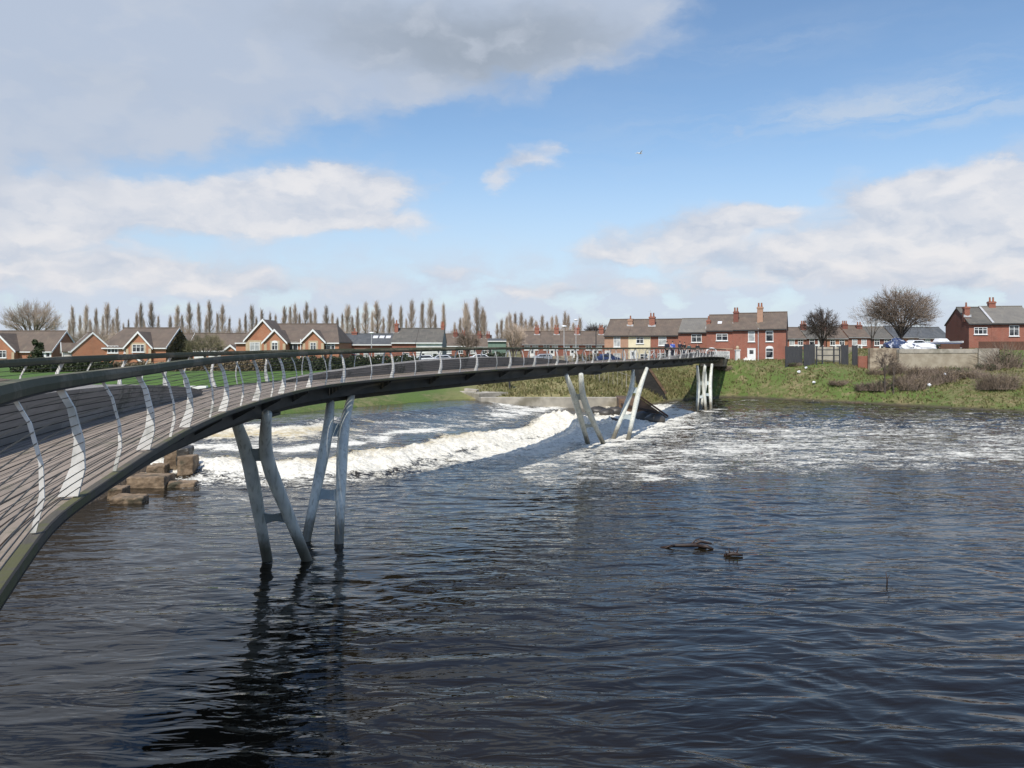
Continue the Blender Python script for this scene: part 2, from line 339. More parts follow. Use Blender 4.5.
# ------------------------------------------------------------------ river
TOE = [(-26, 43), (-17.5, 41.6), (-12, 40.3), (-10, 40.6), (-8.5, 41.8), (-6.6, 43.6), (-4.3, 47.2), (-2.1, 51.6), (.6, 56), (4.3, 60.5), (8.4, 66), (12, 74), (14.5, 80), (15.2, 99)]
UP = TOE+[(15, 130), (-220, 130), (-220, 43)]
def water_fields(X, Y):
    d = pl_dist(X, Y, TOE); sd = np.where(inside(X, Y, UP), d, -d)
    sdw = sd+fbm(X*.25, Y*.25, 3)*1.2
    z = np.interp(sd, [-1, 0, 2, 6, 11, 13, 15.5, 18, 60], [0, .05, .28, .55, .95, 1.15, 1.6, 1.7, 1.72])
    # white water
    jump = np.where(sdw > 2.6, np.exp(-((sdw-2.6)/2.1)**2), np.exp(-((sdw-2.6)/2.4)**2))*1.08
    jump *= 1-.35*sst(-14, -19, X)
    fall = np.exp(-((sdw-13)/2.3)**2)*(1-sst(-14.5, -11.5, X))*1.0
    streak = (.36+.2*fbm(X*.2, Y*.5, 3))*sst(5, 8, sdw)*(1-sst(13, 16, sdw))+.42*np.exp(-((sdw-8.4)/.8)**2)*(1-sst(-8, -3, X))
    legs = sum((.75 if by > 40 else .42)*np.exp(-((X-bx-.5)/(1.3 if by > 40 else .5))**2-((Y-by+.7)/(1.0 if by > 40 else .4))**2) for bx, by in ((-8.3, 26.9), (-6.8, 26.9), (5.6, 57.9), (6.8, 57.9), (7.9, 60.7), (9, 60.7), (21.6, 88), (23.1, 90.5)))
    wall = (.62+.3*fbm(X*.3, Y*.7, 3))*sst(-5, 0, X)*sst(7, 10, sd)*(1-sst(16, 21, sd))
    dn = -sd
    wash = np.where(sd < 1, 1, 0)*(np.exp(-np.clip(dn-2, 0, 99)/9)*(.54+.26*fbm(X*.3+8, Y*.45, 4))*sst(-6, 3, X)*(1-.45*sst(14, 40, X))+.5*np.exp(-np.clip(dn, 0, 99)/2.5))
    wash2 = np.where(sd < 1, 1, 0)*(.47+.16*fbm(X*.10+3, Y*.22, 4))*sst(-7, 3, X-(Y-45)*.15)*(.30*sst(30, 40, Y+fbm(X*.11, Y*.11, 3)*5)+.70*sst(37, 50, Y+fbm(X*.13+4, Y*.13, 3)*6))*(1-.42*sst(60, 95, Y))*(1-.12*sst(15, 45, X))
    ramp = 1.15*np.exp(-((X-18.6)/2.0)**2-((Y-85.5)/3.0)**2)
    tail = .4*np.exp(-((X+12)/6)**2-((Y-37)/2.2)**2)
    foam = np.maximum.reduce([jump, fall, streak, wall, wash, wash2, ramp, tail, legs])*(.97+.34*fbm(X*.55+2, Y*1.1, 4, .6))
    tint = np.clip(np.exp(-((sdw-4.8)/1.5)**2)*.9*(1-sst(-6, 6, X)*.5)+np.exp(-((sdw-12.6)/1.6)**2)*(X < -11)*1.0, 0, 1)
    jump = np.maximum(jump, 1.15*np.exp(-((X-4.3)/3)**2-((Y-65.5)/3)**2)); foam = np.maximum(foam, jump*.95)
    turb = np.clip(jump*1.0+fall*.5+wall*.35+.25*np.clip(wash, 0, 1)+.12*wash2+ramp*.4, 0, 1.3)
    burst = np.exp(-((X-4.3)/2.6)**2-((Y-65.5)/2.4)**2)
    hump = .30*np.exp(-((sdw-3.2)/2.2)**2)+burst*(.85+.5*fbm(X*.9, Y*.9, 3))
    z = z+hump
    lump = fbm(X*.8, Y*.8, 5, .62)
    z = z+turb*(.17*lump+.20*np.abs(fbm(X*1.3, Y*2.6, 5, .66)))
    # ripples: small choppy waves drifting downstream
    warp = fbm(X*.12, Y*.12, 2)
    calm = np.clip(.95+.75*fbm(X*.05+5, Y*.09, 3), .2, 1.7)
    w = .028*perlin(X*.26+warp, Y*.55)+.028*perlin(X*.48+2*warp, Y*1.1+7)+.015*perlin(X*1.0, Y*2.2+2*warp)+.004*perlin(X*2.2+9, Y*4.2)
    rid = 1-np.abs(perlin(X*.42+warp*2+.25*Y, Y*1.0+warp)); w = w+.036*rid**3
    for bx, by in ((-8.3, 26.3), (-6.9, 26.4), (-7.6, 29), (-6.5, 28.8)):      # rings and wakes round the near legs
        rr = np.hypot(X-bx, (Y-by)*1.0); w = w+.022*np.sin(rr*7.5)*np.exp(-rr/1.3)*(rr > .15)
    z = z+.8*w*calm*(1-.55*sst(4, 10, sd))*(1+1.3*sst(46, 80, Y)*(sd < 0))+(sd < 0)*sst(50, 80, Y)*.05*perlin(X*.9+3, Y*1.3)
    return z, foam, tint
nr, ncn = 760, 760
dY = np.exp(np.linspace(math.log(16), math.log(16+132), nr))-16+(-1.0)
u = np.linspace(-1, 1, ncn); u = .72*u+.28*u**3
YY = np.repeat(dY[:, None], ncn, 1); XX = 8+u[None, :]*(34+.72*np.clip(YY, 0, None))
Zw, FO, TI = water_fields(XX, YY)
def waterm():
    m, g, p = mat('river_water'); P = wpos(g); N = g.nt.nodes
    def attr(n):
        a = g.node('ShaderNodeAttribute'); a.attribute_name = n; return a.outputs['Fac']
    foam, tint = attr('foam'), attr('tint')
    Ps = g.vm('MULTIPLY', P, (.38, 1.2, 1.0))
    warp = g.vm('ADD', Ps, g.vm('SCALE', g.noise(P, .5, 2, .5, True), .9))
    n = g.noise(warp, 1.7, 9, .72); n2 = g.noise(g.vm('MULTIPLY', P, (1, 1.6, 1)), 5, 5, .7)
    net = g.m('ABSOLUTE', g.m('SUBTRACT', g.noise(warp, 2.6, 6, .65), .5)); net = g.ss(net, .07, .0)
    nn = g.m('ADD', g.m('ADD', g.m('MULTIPLY', n, .66), g.m('MULTIPLY', n2, .34)), g.m('MULTIPLY', net, .20))
    v = g.m('ADD', g.m('MULTIPLY', foam, .75), nn)
    fac = g.ss(v, .845, 1.06)
    fac = g.m('MULTIPLY', fac, g.ss(foam, .06, .25))
    body = g.mix(g.ss(g.noise(P, .12, 3), .35, .65), (.0105, .0085, .0055), (.015, .0115, .0067))
    aer = g.mix(g.m('MULTIPLY', g.ss(foam, .25, 1.0), .55), body, (.12, .11, .085))
    fc = g.mix(g.m('MULTIPLY', tint, g.ss(n, .30, .62)), (.84, .815, .73), (.50, .39, .19))
    fc = g.mix(g.m('MULTIPLY', g.ss(n2, .58, .36), .55), fc, (.34, .31, .24))
    g.put(p.inputs['Base Color'], g.mix(fac, aer, fc))
    g.put(p.inputs['Roughness'], g.m('ADD', .03, g.m('MULTIPLY', fac, .75)))
    p.inputs['IOR'].default_value = 1.333
    g.put(p.inputs['Specular IOR Level'], g.m('SUBTRACT', .5, g.m('MULTIPLY', fac, .35)))
    r1 = g.noise(g.vm('MULTIPLY', P, (.50, 1.5, 1)), 1.35, 2, .45, dist=1.2); r2 = g.noise(g.vm('MULTIPLY', P, (.6, 1.6, 1)), 5, 2, .45)
    amp = g.ss(g.noise(g.vm('MULTIPLY', P, (.05, .12, 1)), 1, 4, .6), .30, .62)
    h = g.m('MULTIPLY', g.m('ADD', g.m('MULTIPLY', r1, .9), g.m('MULTIPLY', r2, .10)), g.m('ADD', .35, amp))
    h = g.m('ADD', h, g.m('MULTIPLY', g.m('MULTIPLY', n2, fac), 1.4))
    g.put(p.inputs['Normal'], g.bump(h, .66, .09))
    return m
tag(grid_mesh('river_water', XX, YY, Zw, waterm(), {'foam': FO, 'tint': TI}), kind='structure')

# quay under the photographer
mb = MB(); mb.box(-14, 60, -2.2, .55, -1.5, 5.05); mb.box(-14, 60, -2.3, .75, 5.05, 5.2)
tag(mb.build('quay_wall', M['pale_stone_wall'], bevel=.03), 'stone quay wall at the photographer\'s feet', 'wall')

# ------------------------------------------------------------------ footbridge
PX = [(11,575),(49,522),(75,503),(143,457),(186,431),(221.6,414.4),(253,403.5),(284,394.5),(312,387.6),(339,383.6),(365,381),(391,378.6),(414.6,376.4),(438,374.4),(460,372.8),
      (484,370.6),(506.5,369),(529,367.4),(552,365.8),(574,364.4),(596,363.2),(618,362),(640.6,360.9),(657,359.9),(677,358.9),(691,358.4)]
def deck_z(x): return -1.5+.33*float(sst(284, 574, np.array(x)))
edge = [(-.55, -1.6), (-1.15, 0), (-1.8, 1.6), (-2.62, 3.6)]; zed = [-1.5]*4
for x, y in PX:
    z = deck_z(x); d = F*(-z)/(y-HY); edge.append((wx(x, d), d)); zed.append(z)
edge += [(wx(703, 94), 94), (wx(714, 103), 103), (wx(724, 113), 113), (wx(729, 119), 119)]; zed += [-1.2, -1.3, -1.42, -1.5]
edge = np.array(edge); zed = np.array(zed)
def resample(P, z, step):
    s = np.r_[0, np.cumsum(np.hypot(*np.diff(P, axis=0).T))]; q = np.arange(0, s[-1], step)
    return np.stack([np.interp(q, s, P[:, 0]), np.interp(q, s, P[:, 1])], 1), np.interp(q, s, z)
STEP = .4
E, EZ = resample(edge, zed, STEP)
sig = np.clip(E[:, 1]*.055, .5, 3.2)/STEP
def gsm(A):
    out = A.copy(); idx = np.arange(len(A))
    for i in range(len(A)):
        w = np.exp(-.5*((idx-i)/sig[i])**2); k = min(i, len(A)-1-i); w[(idx < i-k) | (idx > i+k)] = 0
        out[i] = (w[:, None]*A).sum(0)/w.sum() if A.ndim > 1 else (w*A).sum()/w.sum()
    return out
E = gsm(E); EZ = gsm(EZ); E, EZ = resample(E, EZ, STEP)
T = np.gradient(E, axis=0); T /= np.linalg.norm(T, axis=1)[:, None]
for _ in range(6): T[1:-1] = (T[:-2]+2*T[1:-1]+T[2:])/4
T /= np.linalg.norm(T, axis=1)[:, None]
NL = np.stack([-T[:, 1], T[:, 0]], 1)          # to the left of travel = to the far side of the deck
S = np.arange(len(E))*STEP; ZD = EYE+EZ; WD = 3.7; NP = len(E)
HS = np.interp(E[:, 1], [8, 12, 18, 25, 32, 40, 52, 130], [.975, .975, 1.02, 1.045, 1.055, .985, .89, .89])      # railing height over the deck, as built
def at(i, o, h):
    h = h*HS[i] if h > .05 else h
    return (E[i, 0]+NL[i, 0]*o, E[i, 1]+NL[i, 1]*o, ZD[i]+h)
def si(s): return int(np.clip(round(s/STEP), 0, NP-1))
def s_of_d(d): return S[int(np.argmin(np.abs(E[:, 1]-d)))]
bridge = thing('footbridge', 'long curving timber and steel footbridge on splayed grey legs crossing the river', 'footbridge', (E[0, 0], E[0, 1], 5.6))
def sweep(name, prof, material, i0=0, i1=None, closed=True, smooth=False, parent=bridge, fn=None):
    i1 = NP if i1 is None else i1; n = len(prof); vs = []; fs = []; uv = []
    L = [0]
    for a, b in zip(prof, prof[1:]+prof[:1]): L.append(L[-1]+math.hypot(b[0]-a[0], b[1]-a[1]))
    R0 = bridge.location
    for i in range(i0, i1):
        pr = fn(i, prof) if fn else prof
        for o, h in pr:
            p = at(i, o, h); vs.append((p[0]-R0[0], p[1]-R0[1], p[2]-R0[2]))
    m = i1-i0; ks = range(n) if closed else range(n-1)
    for j in range(m-1):
        for k in ks:
            k2 = (k+1) % n; fs.append((j*n+k, (j+1)*n+k, (j+1)*n+k2, j*n+k2))
            s0, s1 = S[i0+j], S[i0+j+1]; uv += [(s0, L[k]), (s1, L[k]), (s1, L[k+1]), (s0, L[k+1])]
    if closed:
        for c in (tuple(range(n)), tuple(range((m-1)*n, m*n))[::-1]):
            fs.append(c); uv += [(0, .05)]*n
    me = bpy.data.meshes.new(name); me.from_pydata(vs, [], fs); me.update(); me.materials.append(material)
    l = me.uv_layers.new(name='UVMap'); l.data.foreach_set('uv', np.array(uv, np.float32).ravel())
    if smooth: me.shade_smooth()
    o = bpy.data.objects.new(name, me); COL.objects.link(o); o.parent = parent; return o
def deck_boards():
    n = 24; bw = (WD-.15)/n; gap = .017; vs = []; fs = []; uv = []; R0 = bridge.location
    for b in range(n):
        o0 = .075+b*bw+gap/2; o1 = .075+(b+1)*bw-gap/2; q0 = len(vs); dz = random.uniform(-.003, .003)
        for i in range(NP):
            for o, h in ((o0, dz), (o1, dz), (o1, -.05), (o0, -.05)):
                p = at(i, o, h); vs.append((p[0]-R0[0], p[1]-R0[1], p[2]-R0[2]))
        v0, v1 = b*.145+.012, b*.145+.133
        for j in range(NP-1):
            for k in range(4):
                k2 = (k+1) % 4; fs.append((q0+j*4+k, q0+j*4+4+k, q0+j*4+4+k2, q0+j*4+k2)); a_, b_ = ((v0, v1), (v1, v1), (v1, v0), (v0, v0))[k]; uv += [(S[j], a_), (S[j+1], a_), (S[j+1], b_), (S[j], b_)]
    me = bpy.data.meshes.new('deck'); me.from_pydata(vs, [], fs); me.update(); me.materials.append(M['deck']); l = me.uv_layers.new(name='UVMap'); l.data.foreach_set('uv', np.array(uv, np.float32).ravel())
    o = bpy.data.objects.new('deck', me); COL.objects.link(o); o.parent = bridge
deck_boards()
for o0, o1 in ((-.03, .072), (WD-.072, WD+.03)):
    sweep('edge_beam', [(o0, .022), (o1, .022), (o1, -.075), (o0, -.075)], M['moss_timber'])
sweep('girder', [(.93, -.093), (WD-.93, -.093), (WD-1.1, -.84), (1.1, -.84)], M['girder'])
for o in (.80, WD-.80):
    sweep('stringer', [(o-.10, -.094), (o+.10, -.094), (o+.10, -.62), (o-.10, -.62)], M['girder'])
# raking outriggers under the deck
sp = 3.45; s0 = S[si(s_of_d(7.55))] % sp
posts = np.arange(s0, S[-1]-.5, sp)
for s in posts:
    i = si(s)
    for a, b in ((.05, 1.05), (WD-.05, WD-1.05)):
        mb = MB()
        t = Vector((T[i, 0], T[i, 1], 0))*.09
        poly = [Vector(at(i, a+.06, -.094)), Vector(at(i, b, -.30)), Vector(at(i, b, -.70)), Vector(at(i, a+.06, -.17))]
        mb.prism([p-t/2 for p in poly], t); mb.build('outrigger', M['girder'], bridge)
OUT = [(.05, .036), (.11, .30), (.10, .58), (.02, .92), (-.08, 1.12)]
INN = [(-.13, .036), (-.015, .34), (.015, .60), (-.05, .93), (-.15, 1.12)]
INT = [(.012, .036), (.072, .34), (.068, .60), (-.012, .93), (-.115, 1.12)]
def make_post(i, side, inn, th, name):
    mb = MB(); t = Vector((T[i, 0], T[i, 1], 0))*th; poly = []
    for o, h in OUT+inn[::-1]:
        oo = (.07-o) if side == 0 else (WD-.07+o)
        poly.append(Vector(at(i, oo, h))-t/2)
    k = len(OUT)
    for j in range(k-1):
        mb.prism([poly[j], poly[j+1], poly[2*k-2-j], poly[2*k-1-j]], t)
    return mb.build(name, M['post'], bridge)
for s in posts:
    for side in (0, 1):
        make_post(si(s), side, INN, .055, 'railing_post')
        if s+sp/2 < S[-1]: make_post(si(s+sp/2), side, INT, .03, 'baluster')
def rail_off(o, side): return (.07-o) if side == 0 else (WD-.07+o)
iA = si(max(posts[0]-.4, 0)); iB = si(posts[-1]+.5)
for side in (0, 1):
    c = rail_off(-.115, side)
    pr = [(c-.075, 1.118), (c-.085, 1.20), (c-.065, 1.262), (c+.065, 1.262), (c+.085, 1.20), (c+.075, 1.118)]
    sweep('handrail', pr, M['rail_timber'], iA, iB)
    for k in range(11):
        h = .13+k*.09; o = float(np.interp(h, [q[1] for q in OUT], [q[0] for q in OUT]))-.004
        c2 = rail_off(o, side)
        sweep('railing_cable', [(c2+(.0065)*math.cos(a), h+(.0065)*math.sin(a)) for a in (0, 2.1, 4.2)], M['cable'], iA, iB)
# long benches that rise out of the deck and sink back into it
def bench(sa, sb, oc, sgn, hmax=.55):
    ia, ib = si(sa), si(sb)
    def fn(i, prof):
        t = (i-ia)/max(ib-ia, 1); k = math.sin(math.pi*min(max(t, 0), 1))**.6; hh = max(hmax*k, .012)
        return [(oc+sgn*.28*k, .003), (oc+sgn*(.42*k+.02), hh), (oc-sgn*(.30*k+.1), hh*1.04), (oc-sgn*.38, .003)]
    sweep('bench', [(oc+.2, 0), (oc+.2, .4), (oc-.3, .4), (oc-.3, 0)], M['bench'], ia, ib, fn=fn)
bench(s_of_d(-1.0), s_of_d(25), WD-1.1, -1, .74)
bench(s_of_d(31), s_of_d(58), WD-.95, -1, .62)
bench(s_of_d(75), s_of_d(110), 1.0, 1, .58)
# splayed legs
def trestle(frames, i, top):
    """frames: two frames, each two legs given as (base px, node px, top px) with depths"""
    root = None
    mbp = MB()
    ax = Vector(at(i, WD/2, -.8))
    pts_all = []
    t = Vector((T[i, 0], T[i, 1], 0))*.9
    c = [Vector(at(i, 1.0, -.821)), Vector(at(i, WD-1.0, -.821))]
    mbp.prism([c[0]-t, c[1]-t, c[1]+t, c[0]+t], (0, 0, -.10))
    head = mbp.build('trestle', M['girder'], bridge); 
    for legs in frames:
        cs = []
        for (b, n, tp) in legs:
            b = Vector(b); n = Vector(n); tp = Vector(tp); low = b+(b-n)*.35
            pts = []; rad = []
            for k in range(13):
                q = k/12
                if q < .75: p = low.lerp(n, q/.75)
                else: p = n.lerp(tp, (q-.75)/.25)
                pts.append(p); rad.append(float(np.interp(q, [0, .35, .62, .78, 1], [.165, .18, .225, .215, .15])))
            for _ in range(2):
                pts = [pts[0]]+[(pts[k-1]+pts[k]*2+pts[k+1])/4 for k in range(1, 12)]+[pts[12]]
            m2 = MB(); m2.tube(pts, rad, 14); m2.build('leg', M['leg'], head, smooth=True); cs.append(pts)
        def lerp_leg(z, k):
            P_ = cs[k]
            for a, b2 in zip(P_, P_[1:]):
                if a.z <= z <= b2.z: return a.lerp(b2, (z-a.z)/(b2.z-a.z))
            return P_[-1]
        for zc, hh, arch in ((1.55, .27, True), (legs[0][1][2], .30, False)):
            a0, b0 = lerp_leg(zc-hh, 0), lerp_leg(zc-hh, 1); a1, b1 = lerp_leg(zc+hh, 0), lerp_leg(zc+hh, 1)
            th = Vector((-(b0-a0).y, (b0-a0).x, 0)).normalized()*.09
            low = [a0.lerp(b0, q/8)+Vector((0, 0, (.30 if arch else .12)*hh*2*math.sin(math.pi*q/8))) for q in range(9)]
            up = [b1.lerp(a1, q/8)-Vector((0, 0, .10*math.sin(math.pi*q/8))) for q in range(9)]
            m3 = MB(); m3.prism([p-th/2 for p in low+up], th); m3.build('cross_plate', M['steel'], head)
def legmat():
    m, g, p = mat('leg_steel'); P = wpos(g); sx = g.node('ShaderNodeSeparateXYZ'); g.put(sx.inputs[0], P)
    n = g.noise(P, 1.8, 5); col = g.mix(g.ss(n, .35, .65), (.66, .655, .57), (.53, .535, .475))
    st = g.noise(g.vm('MULTIPLY', P, (9, 9, .5)), 1, 4)
    col = g.mix(g.m('MULTIPLY', g.ss(st, .50, .72), .6), col, (.2, .19, .13))
    tide = g.ss(g.m('ADD', sx.outputs[2], g.m('MULTIPLY', g.noise(P, 4, 4), .8)), 1.75, .75)
    col = g.mix(g.m('MULTIPLY', tide, .9), col, (.085, .07, .04))
    g.put(p.inputs['Base Color'], col); p.inputs['Roughness'].default_value = .45; return m
M['leg'] = legmat()
def P3(x, y, d): return (wx(x, d), d, wz(y, d))
def base(x, y): d = wd(y, 0.0); return (wx(x, d), d, 0.0)
def leg(bx, by, nx, ny, nd, tx, ty, td):
    return (base(bx, by), P3(nx, ny, nd), P3(tx, ty, td))
trestle([[leg(267.5, 561, 248, 454, 24.9, 234, 416, 23.8), leg(307, 560.5, 263.5, 454, 24.9, 267, 413, 24.0)],
         [leg(306, 541, 328.5, 430, 31.2, 331, 395, 33.0), leg(339, 543, 343, 430, 31.2, 352, 393, 33.6)]], si(s_of_d(27)), 0)
trestle([[leg(588, 444, 574.5, 397, 52.5, 566, 375, 51.5), leg(603.5, 444, 582, 397, 52.5, 581, 374, 51.5)],
         [leg(613, 439, 632, 390, 65.5, 633, 370, 66.5), leg(628, 440, 639, 390, 65.5, 647, 368, 66.5)]], si(s_of_d(59)), 0)
trestle([[leg(697, 411, 699, 383, 88.5, 697, 366, 87.5), leg(706, 411, 703, 383, 88.5, 705, 366, 87.5)],
         [leg(700.5, 409, 706, 383, 93.5, 704, 365, 94.5), leg(711, 409, 710, 383, 93.5, 712, 364, 94.5)]], si(s_of_d(91)), 0)
mb = MB(); i = NP-12
pts = [at(i, .1, -.31), at(i, WD-.1, -.31)]
t = Vector((T[i, 0], T[i, 1], 0))*4.5
mb.prism([Vector(pts[0]), Vector(pts[1]), Vector(pts[1])+t, Vector(pts[0])+t], (0, 0, -1.1))
mb.build('abutment', M['rubble'], bridge)

# ------------------------------------------------------------------ weir side: walls, slabs, blocks, rocks
STONE = bpy.data.textures.new('stone_relief', 'CLOUDS'); STONE.noise_scale = .45; STONE.noise_depth = 4
def solid(name, poly, off, m, label, cat, group=None, bevel=.04, jit=0.0, kind=None, rough=0):
    mb = MB(); mb.prism(poly, off)
    if jit: mb.v = [(x+random.uniform(-jit, jit), y+random.uniform(-jit, jit), z+random.uniform(-jit, jit)) for x, y, z in mb.v]
    c = [sum(q)/len(mb.v) for q in zip(*mb.v)]; c[2] = min(v[2] for v in mb.v)
    r = Vector(c); mb.v = [tuple(Vector(v)-r) for v in mb.v]
    o = mb.build(name, m, bevel=bevel); o.location = r
    if rough:
        s_ = o.modifiers.new('cut', 'SUBSURF'); s_.subdivision_type = 'SIMPLE'; s_.levels = s_.render_levels = 4
        d_ = o.modifiers.new('relief', 'DISPLACE'); d_.texture = STONE; d_.texture_coords = 'GLOBAL'; d_.strength = rough; d_.mid_level = .5
    return tag(o, label, cat, group, kind)
mb = MB(); ps = [(-3.2, 79.5), (1.5, 81), (6.5, 82.6), (11.6, 84)]
def ribbon_wall(ps, z0, z1, th):
    mb = MB(); n = len(ps); vs = []; fs = []
    for i, (x, y) in enumerate(ps):
        a = Vector(ps[min(i+1, n-1)])-Vector(ps[max(i-1, 0)]); a.normalize(); nx, ny = -a.y*th, a.x*th
        zz0 = z0[i] if hasattr(z0, '__len__') else z0; zz1 = z1[i] if hasattr(z1, '__len__') else z1
        vs += [(x, y, zz0), (x, y, zz1), (x+nx, y+ny, zz1), (x+nx, y+ny, zz0)]
    for i in range(n-1):
        for k in range(4): fs.append((i*4+k, i*4+(k+1) % 4, i*4+4+(k+1) % 4, i*4+4+k))
    fs += [(0, 1, 2, 3), tuple(range(n*4-4, n*4))[::-1]]; mb.add(vs, fs); return mb
tag(ribbon_wall(ps, .6, [2.05, 1.95, 1.85, 1.75], 1.1).build('weir_wall', M['concrete'], bevel=.04), 'long low pale concrete wall running along the top edge of the weir below the fence', 'wall')
lp = [(wx(402, 84), 84), (wx(430, 85), 85), (wx(455, 84.5), 84.5), (-3.4, 81.5)]
tag(ribbon_wall(lp, 1.2, [2.35, 2.55, 2.5, 2.3], 4.0).build('landing_slab', M['concrete'], bevel=.05), 'broad pale concrete landing slab beside the still water above the weir', 'landing')
solid('coping_stone', [(-8.6, 85.3, 2.5), (-6.9, 85.1, 2.5), (-6.9, 86.2, 2.5), (-8.6, 86.4, 2.5)], (0, 0, .28), M['concrete'], 'loose pale stone lying on top of the concrete landing slab', 'stone', bevel=.05, jit=.04)
solid('coping_stone', [(-5.2, 84.2, 2.4), (-3.8, 83.6, 2.3), (-3.6, 84.6, 2.3), (-5.0, 85.2, 2.4)], (0, 0, .3), M['concrete'], 'pale stone at the right end of the landing slab next to the low wall', 'stone', bevel=.05, jit=.04)
words = ['leftmost', 'second from left', 'middle', 'fourth from left', 'rightmost']
for k, x in enumerate((367, 375.5, 384, 392.5, 400)):
    d = 80+k*.6; X = wx(x, d); z = gh(X, d)-.1
    solid('kerb_block', [(X-.32, d-.3, z), (X+.32, d-.3, z), (X+.32, d+.3, z), (X-.32, d+.3, z)], (0, 0, .72), M['orange_block'],
          '%s of the five small orange blocks above the grass strip' % words[k], 'block', 'row of orange blocks', .04)
# sloping abutment of the weir
fr = [P3(619, 399, 80), P3(641, 399, 80), P3(668, 418, 78.5), (wx(668, 78.5), 78.5, -.8), (wx(619, 80), 80, -.8)]
ab = thing('weir_abutment', 'brown stone weir abutment with a sloping top beside the second pair of bridge legs', 'abutment', (wx(640, 80), 80, 0))
mb = MB(); mb.prism(fr, (.4, 5.5, 0)); mb.build('masonry', M['weir_stone'], ab, bevel=.06)
mb = MB()
a, b = Vector(fr[1]), Vector(fr[2]); o = Vector((0, -.12, .06)); 
mb.prism([a+o, b+o, b+o+Vector((0, 0, .22)), a+o+Vector((0, 0, .22))], (.4, 5.8, 0)); mb.build('coping', M['brownwood'], ab)
a, b = Vector(P3(621, 405, 79.9)), Vector(P3(656, 413, 79.2)); mb = MB(); o = Vector((0, -.25, 0))
mb.prism([a+o, b+o, b+o+Vector((0, 0, .2)), a+o+Vector((0, 0, .2))], (0, .5, 0)); mb.build('timber_waling', M['driftwood'], ab)
solid('retaining_wall', [P3(639, 369, 100.2), P3(648, 369, 100.2), P3(665, 394, 100.2), P3(667, 402, 100.2), P3(639, 402, 100.2)], (-.3, 2.5, 0), M['deck_shade_wall'],
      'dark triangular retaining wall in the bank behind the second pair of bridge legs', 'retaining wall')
mb = MB(); a, b = Vector(P3(648, 368.6, 100.1)), Vector(P3(665.5, 394.5, 100.1))
mb.prism([a, b, b+Vector((.22, 0, .22)), a+Vector((.22, 0, .22))], (0, 3.2, 0)); o = mb.build('coping', M['weir_stone'], bpy.data.objects['retaining_wall'])
rocks = [(598, 411, .9, 'dark wet rock in the white water left of the abutment, flattest and leftmost'), (607, 412.5, .75, 'dark wet rock standing second from left in the foam by the abutment'),
         (615.5, 411, .85, 'rounded dark rock nearest the left end of the brown abutment'), (612, 422, .7, 'low dark rock awash in foam just in front of the abutment'),
         (646, 418.5, 1.2, 'mossy dark rock against the foot of the abutment slope'), (655, 420, 1.0, 'dark low rock at the foot of the abutment, rightmost of the rocks')]
for x, y, r, lab in rocks:
    d = wd(y, .25) if y > 413 else wd(y, .9); X = wx(x, d); mb = MB(); mb.blob((0, 0, .05), (r, r*.7, r*.55), .16, 10, 7)
    o = mb.build('river_rock', M['wet_stone'], smooth=True); o.location = (X, d, .25 if y > 413 else .8); tag(o, lab, 'rock', 'rocks at the weir abutment')
def block(x0, x1, ytop, ybot, zb, dep, skew, lab, m='block_stone'):
    d = wd(ybot, zb); X0, X1 = wx(x0, d), wx(x1, d); zt = wz(ytop, d)
    solid('stone_block', [(X0, d, zb-.5), (X1, d+skew, zb-.5), (X1-.15, d+dep+skew, zb-.5), (X0-.15, d+dep, zb-.5)], (0, 0, zt-zb+.5), M[m], lab, 'stone block', 'stone blocks at the river edge', .07, .06, rough=.16)
block(109, 138, 498.5, 505, 0, 1.0, .35, 'flat stone slab lying lowest and nearest in the water left of the weir')
block(106, 122, 489, 498, .05, 1.0, .1, 'small squared stone just behind the nearest flat slab at the bridge edge')
block(127, 166, 477, 488, 0, 1.6, -.2, 'largest long brown stone block lying at the water edge beside the bridge')
block(166, 180, 484, 488.3, 0, .9, .3, 'thin flat stone at the right end of the largest block')
block(179.5, 192.5, 483.5, 488, 0, .9, .25, 'thin flat stone farthest right, jutting into the river')
block(146, 164, 466, 478.5, .15, 1.1, .1, 'upright squared stone standing behind the largest long block')
block(176, 192.5, 467, 477, .1, 1.2, .2, 'lower wet stone of the tall stack beside the white water')
block(176, 192, 457.5, 467, .72, 1.2, .2, 'upper orange brown stone on top of the tall stack')
block(164, 177, 450.5, 470, .4, 1.1, .1, 'tall pale stone standing left of the stacked stones')
block(177, 187.5, 448, 458, 1.1, 1.1, .1, 'dark wet stone at the back on top of the stone stack', 'wet_stone')

# ------------------------------------------------------------------ houses
def window(root, x, z, w, h, y, panes=2, curtain=False, arch=False, door=False, light=True):
    fr = MB(); t = .075; zt = z+h
    fr.box(x-w/2, x-w/2+t, y-.07, y+.02, z, zt); fr.box(x+w/2-t, x+w/2, y-.07, y+.02, z, zt)
    fr.box(x-w/2+t, x+w/2-t, y-.07, y+.02, z, z+t); fr.box(x-w/2+t, x+w/2-t, y-.07, y+.02, zt-t, zt)
    for k in range(1, panes): xx = x-w/2+w*k/panes; fr.box(xx-t*.5, xx+t*.5, y-.06, y+.02, z+t, zt-t)
    if light: fr.box(x-w/2+t, x+w/2-t, y-.055, y+.02, z+h*.66-.03, z+h*.66+.03)
    fr.box(x-w/2-.08, x+w/2+.08, y-.13, y+.02, z-.1, z-.002)
    if arch:
        n = 8; poly = [(x+w/2*math.cos(math.pi*k/n), y-.06, zt+.001+w*.32*math.sin(math.pi*k/n)) for k in range(n+1)]; fr.prism(poly, (0, .07, 0))
    o = fr.build('window', M['white'], root, True)
    p = MB(); p.box(x-w/2+t, x+w/2-t, y-.03, y-.005, z+t, zt-t); p.build('pane', M['curtain'] if curtain else M['glass'], o, True)
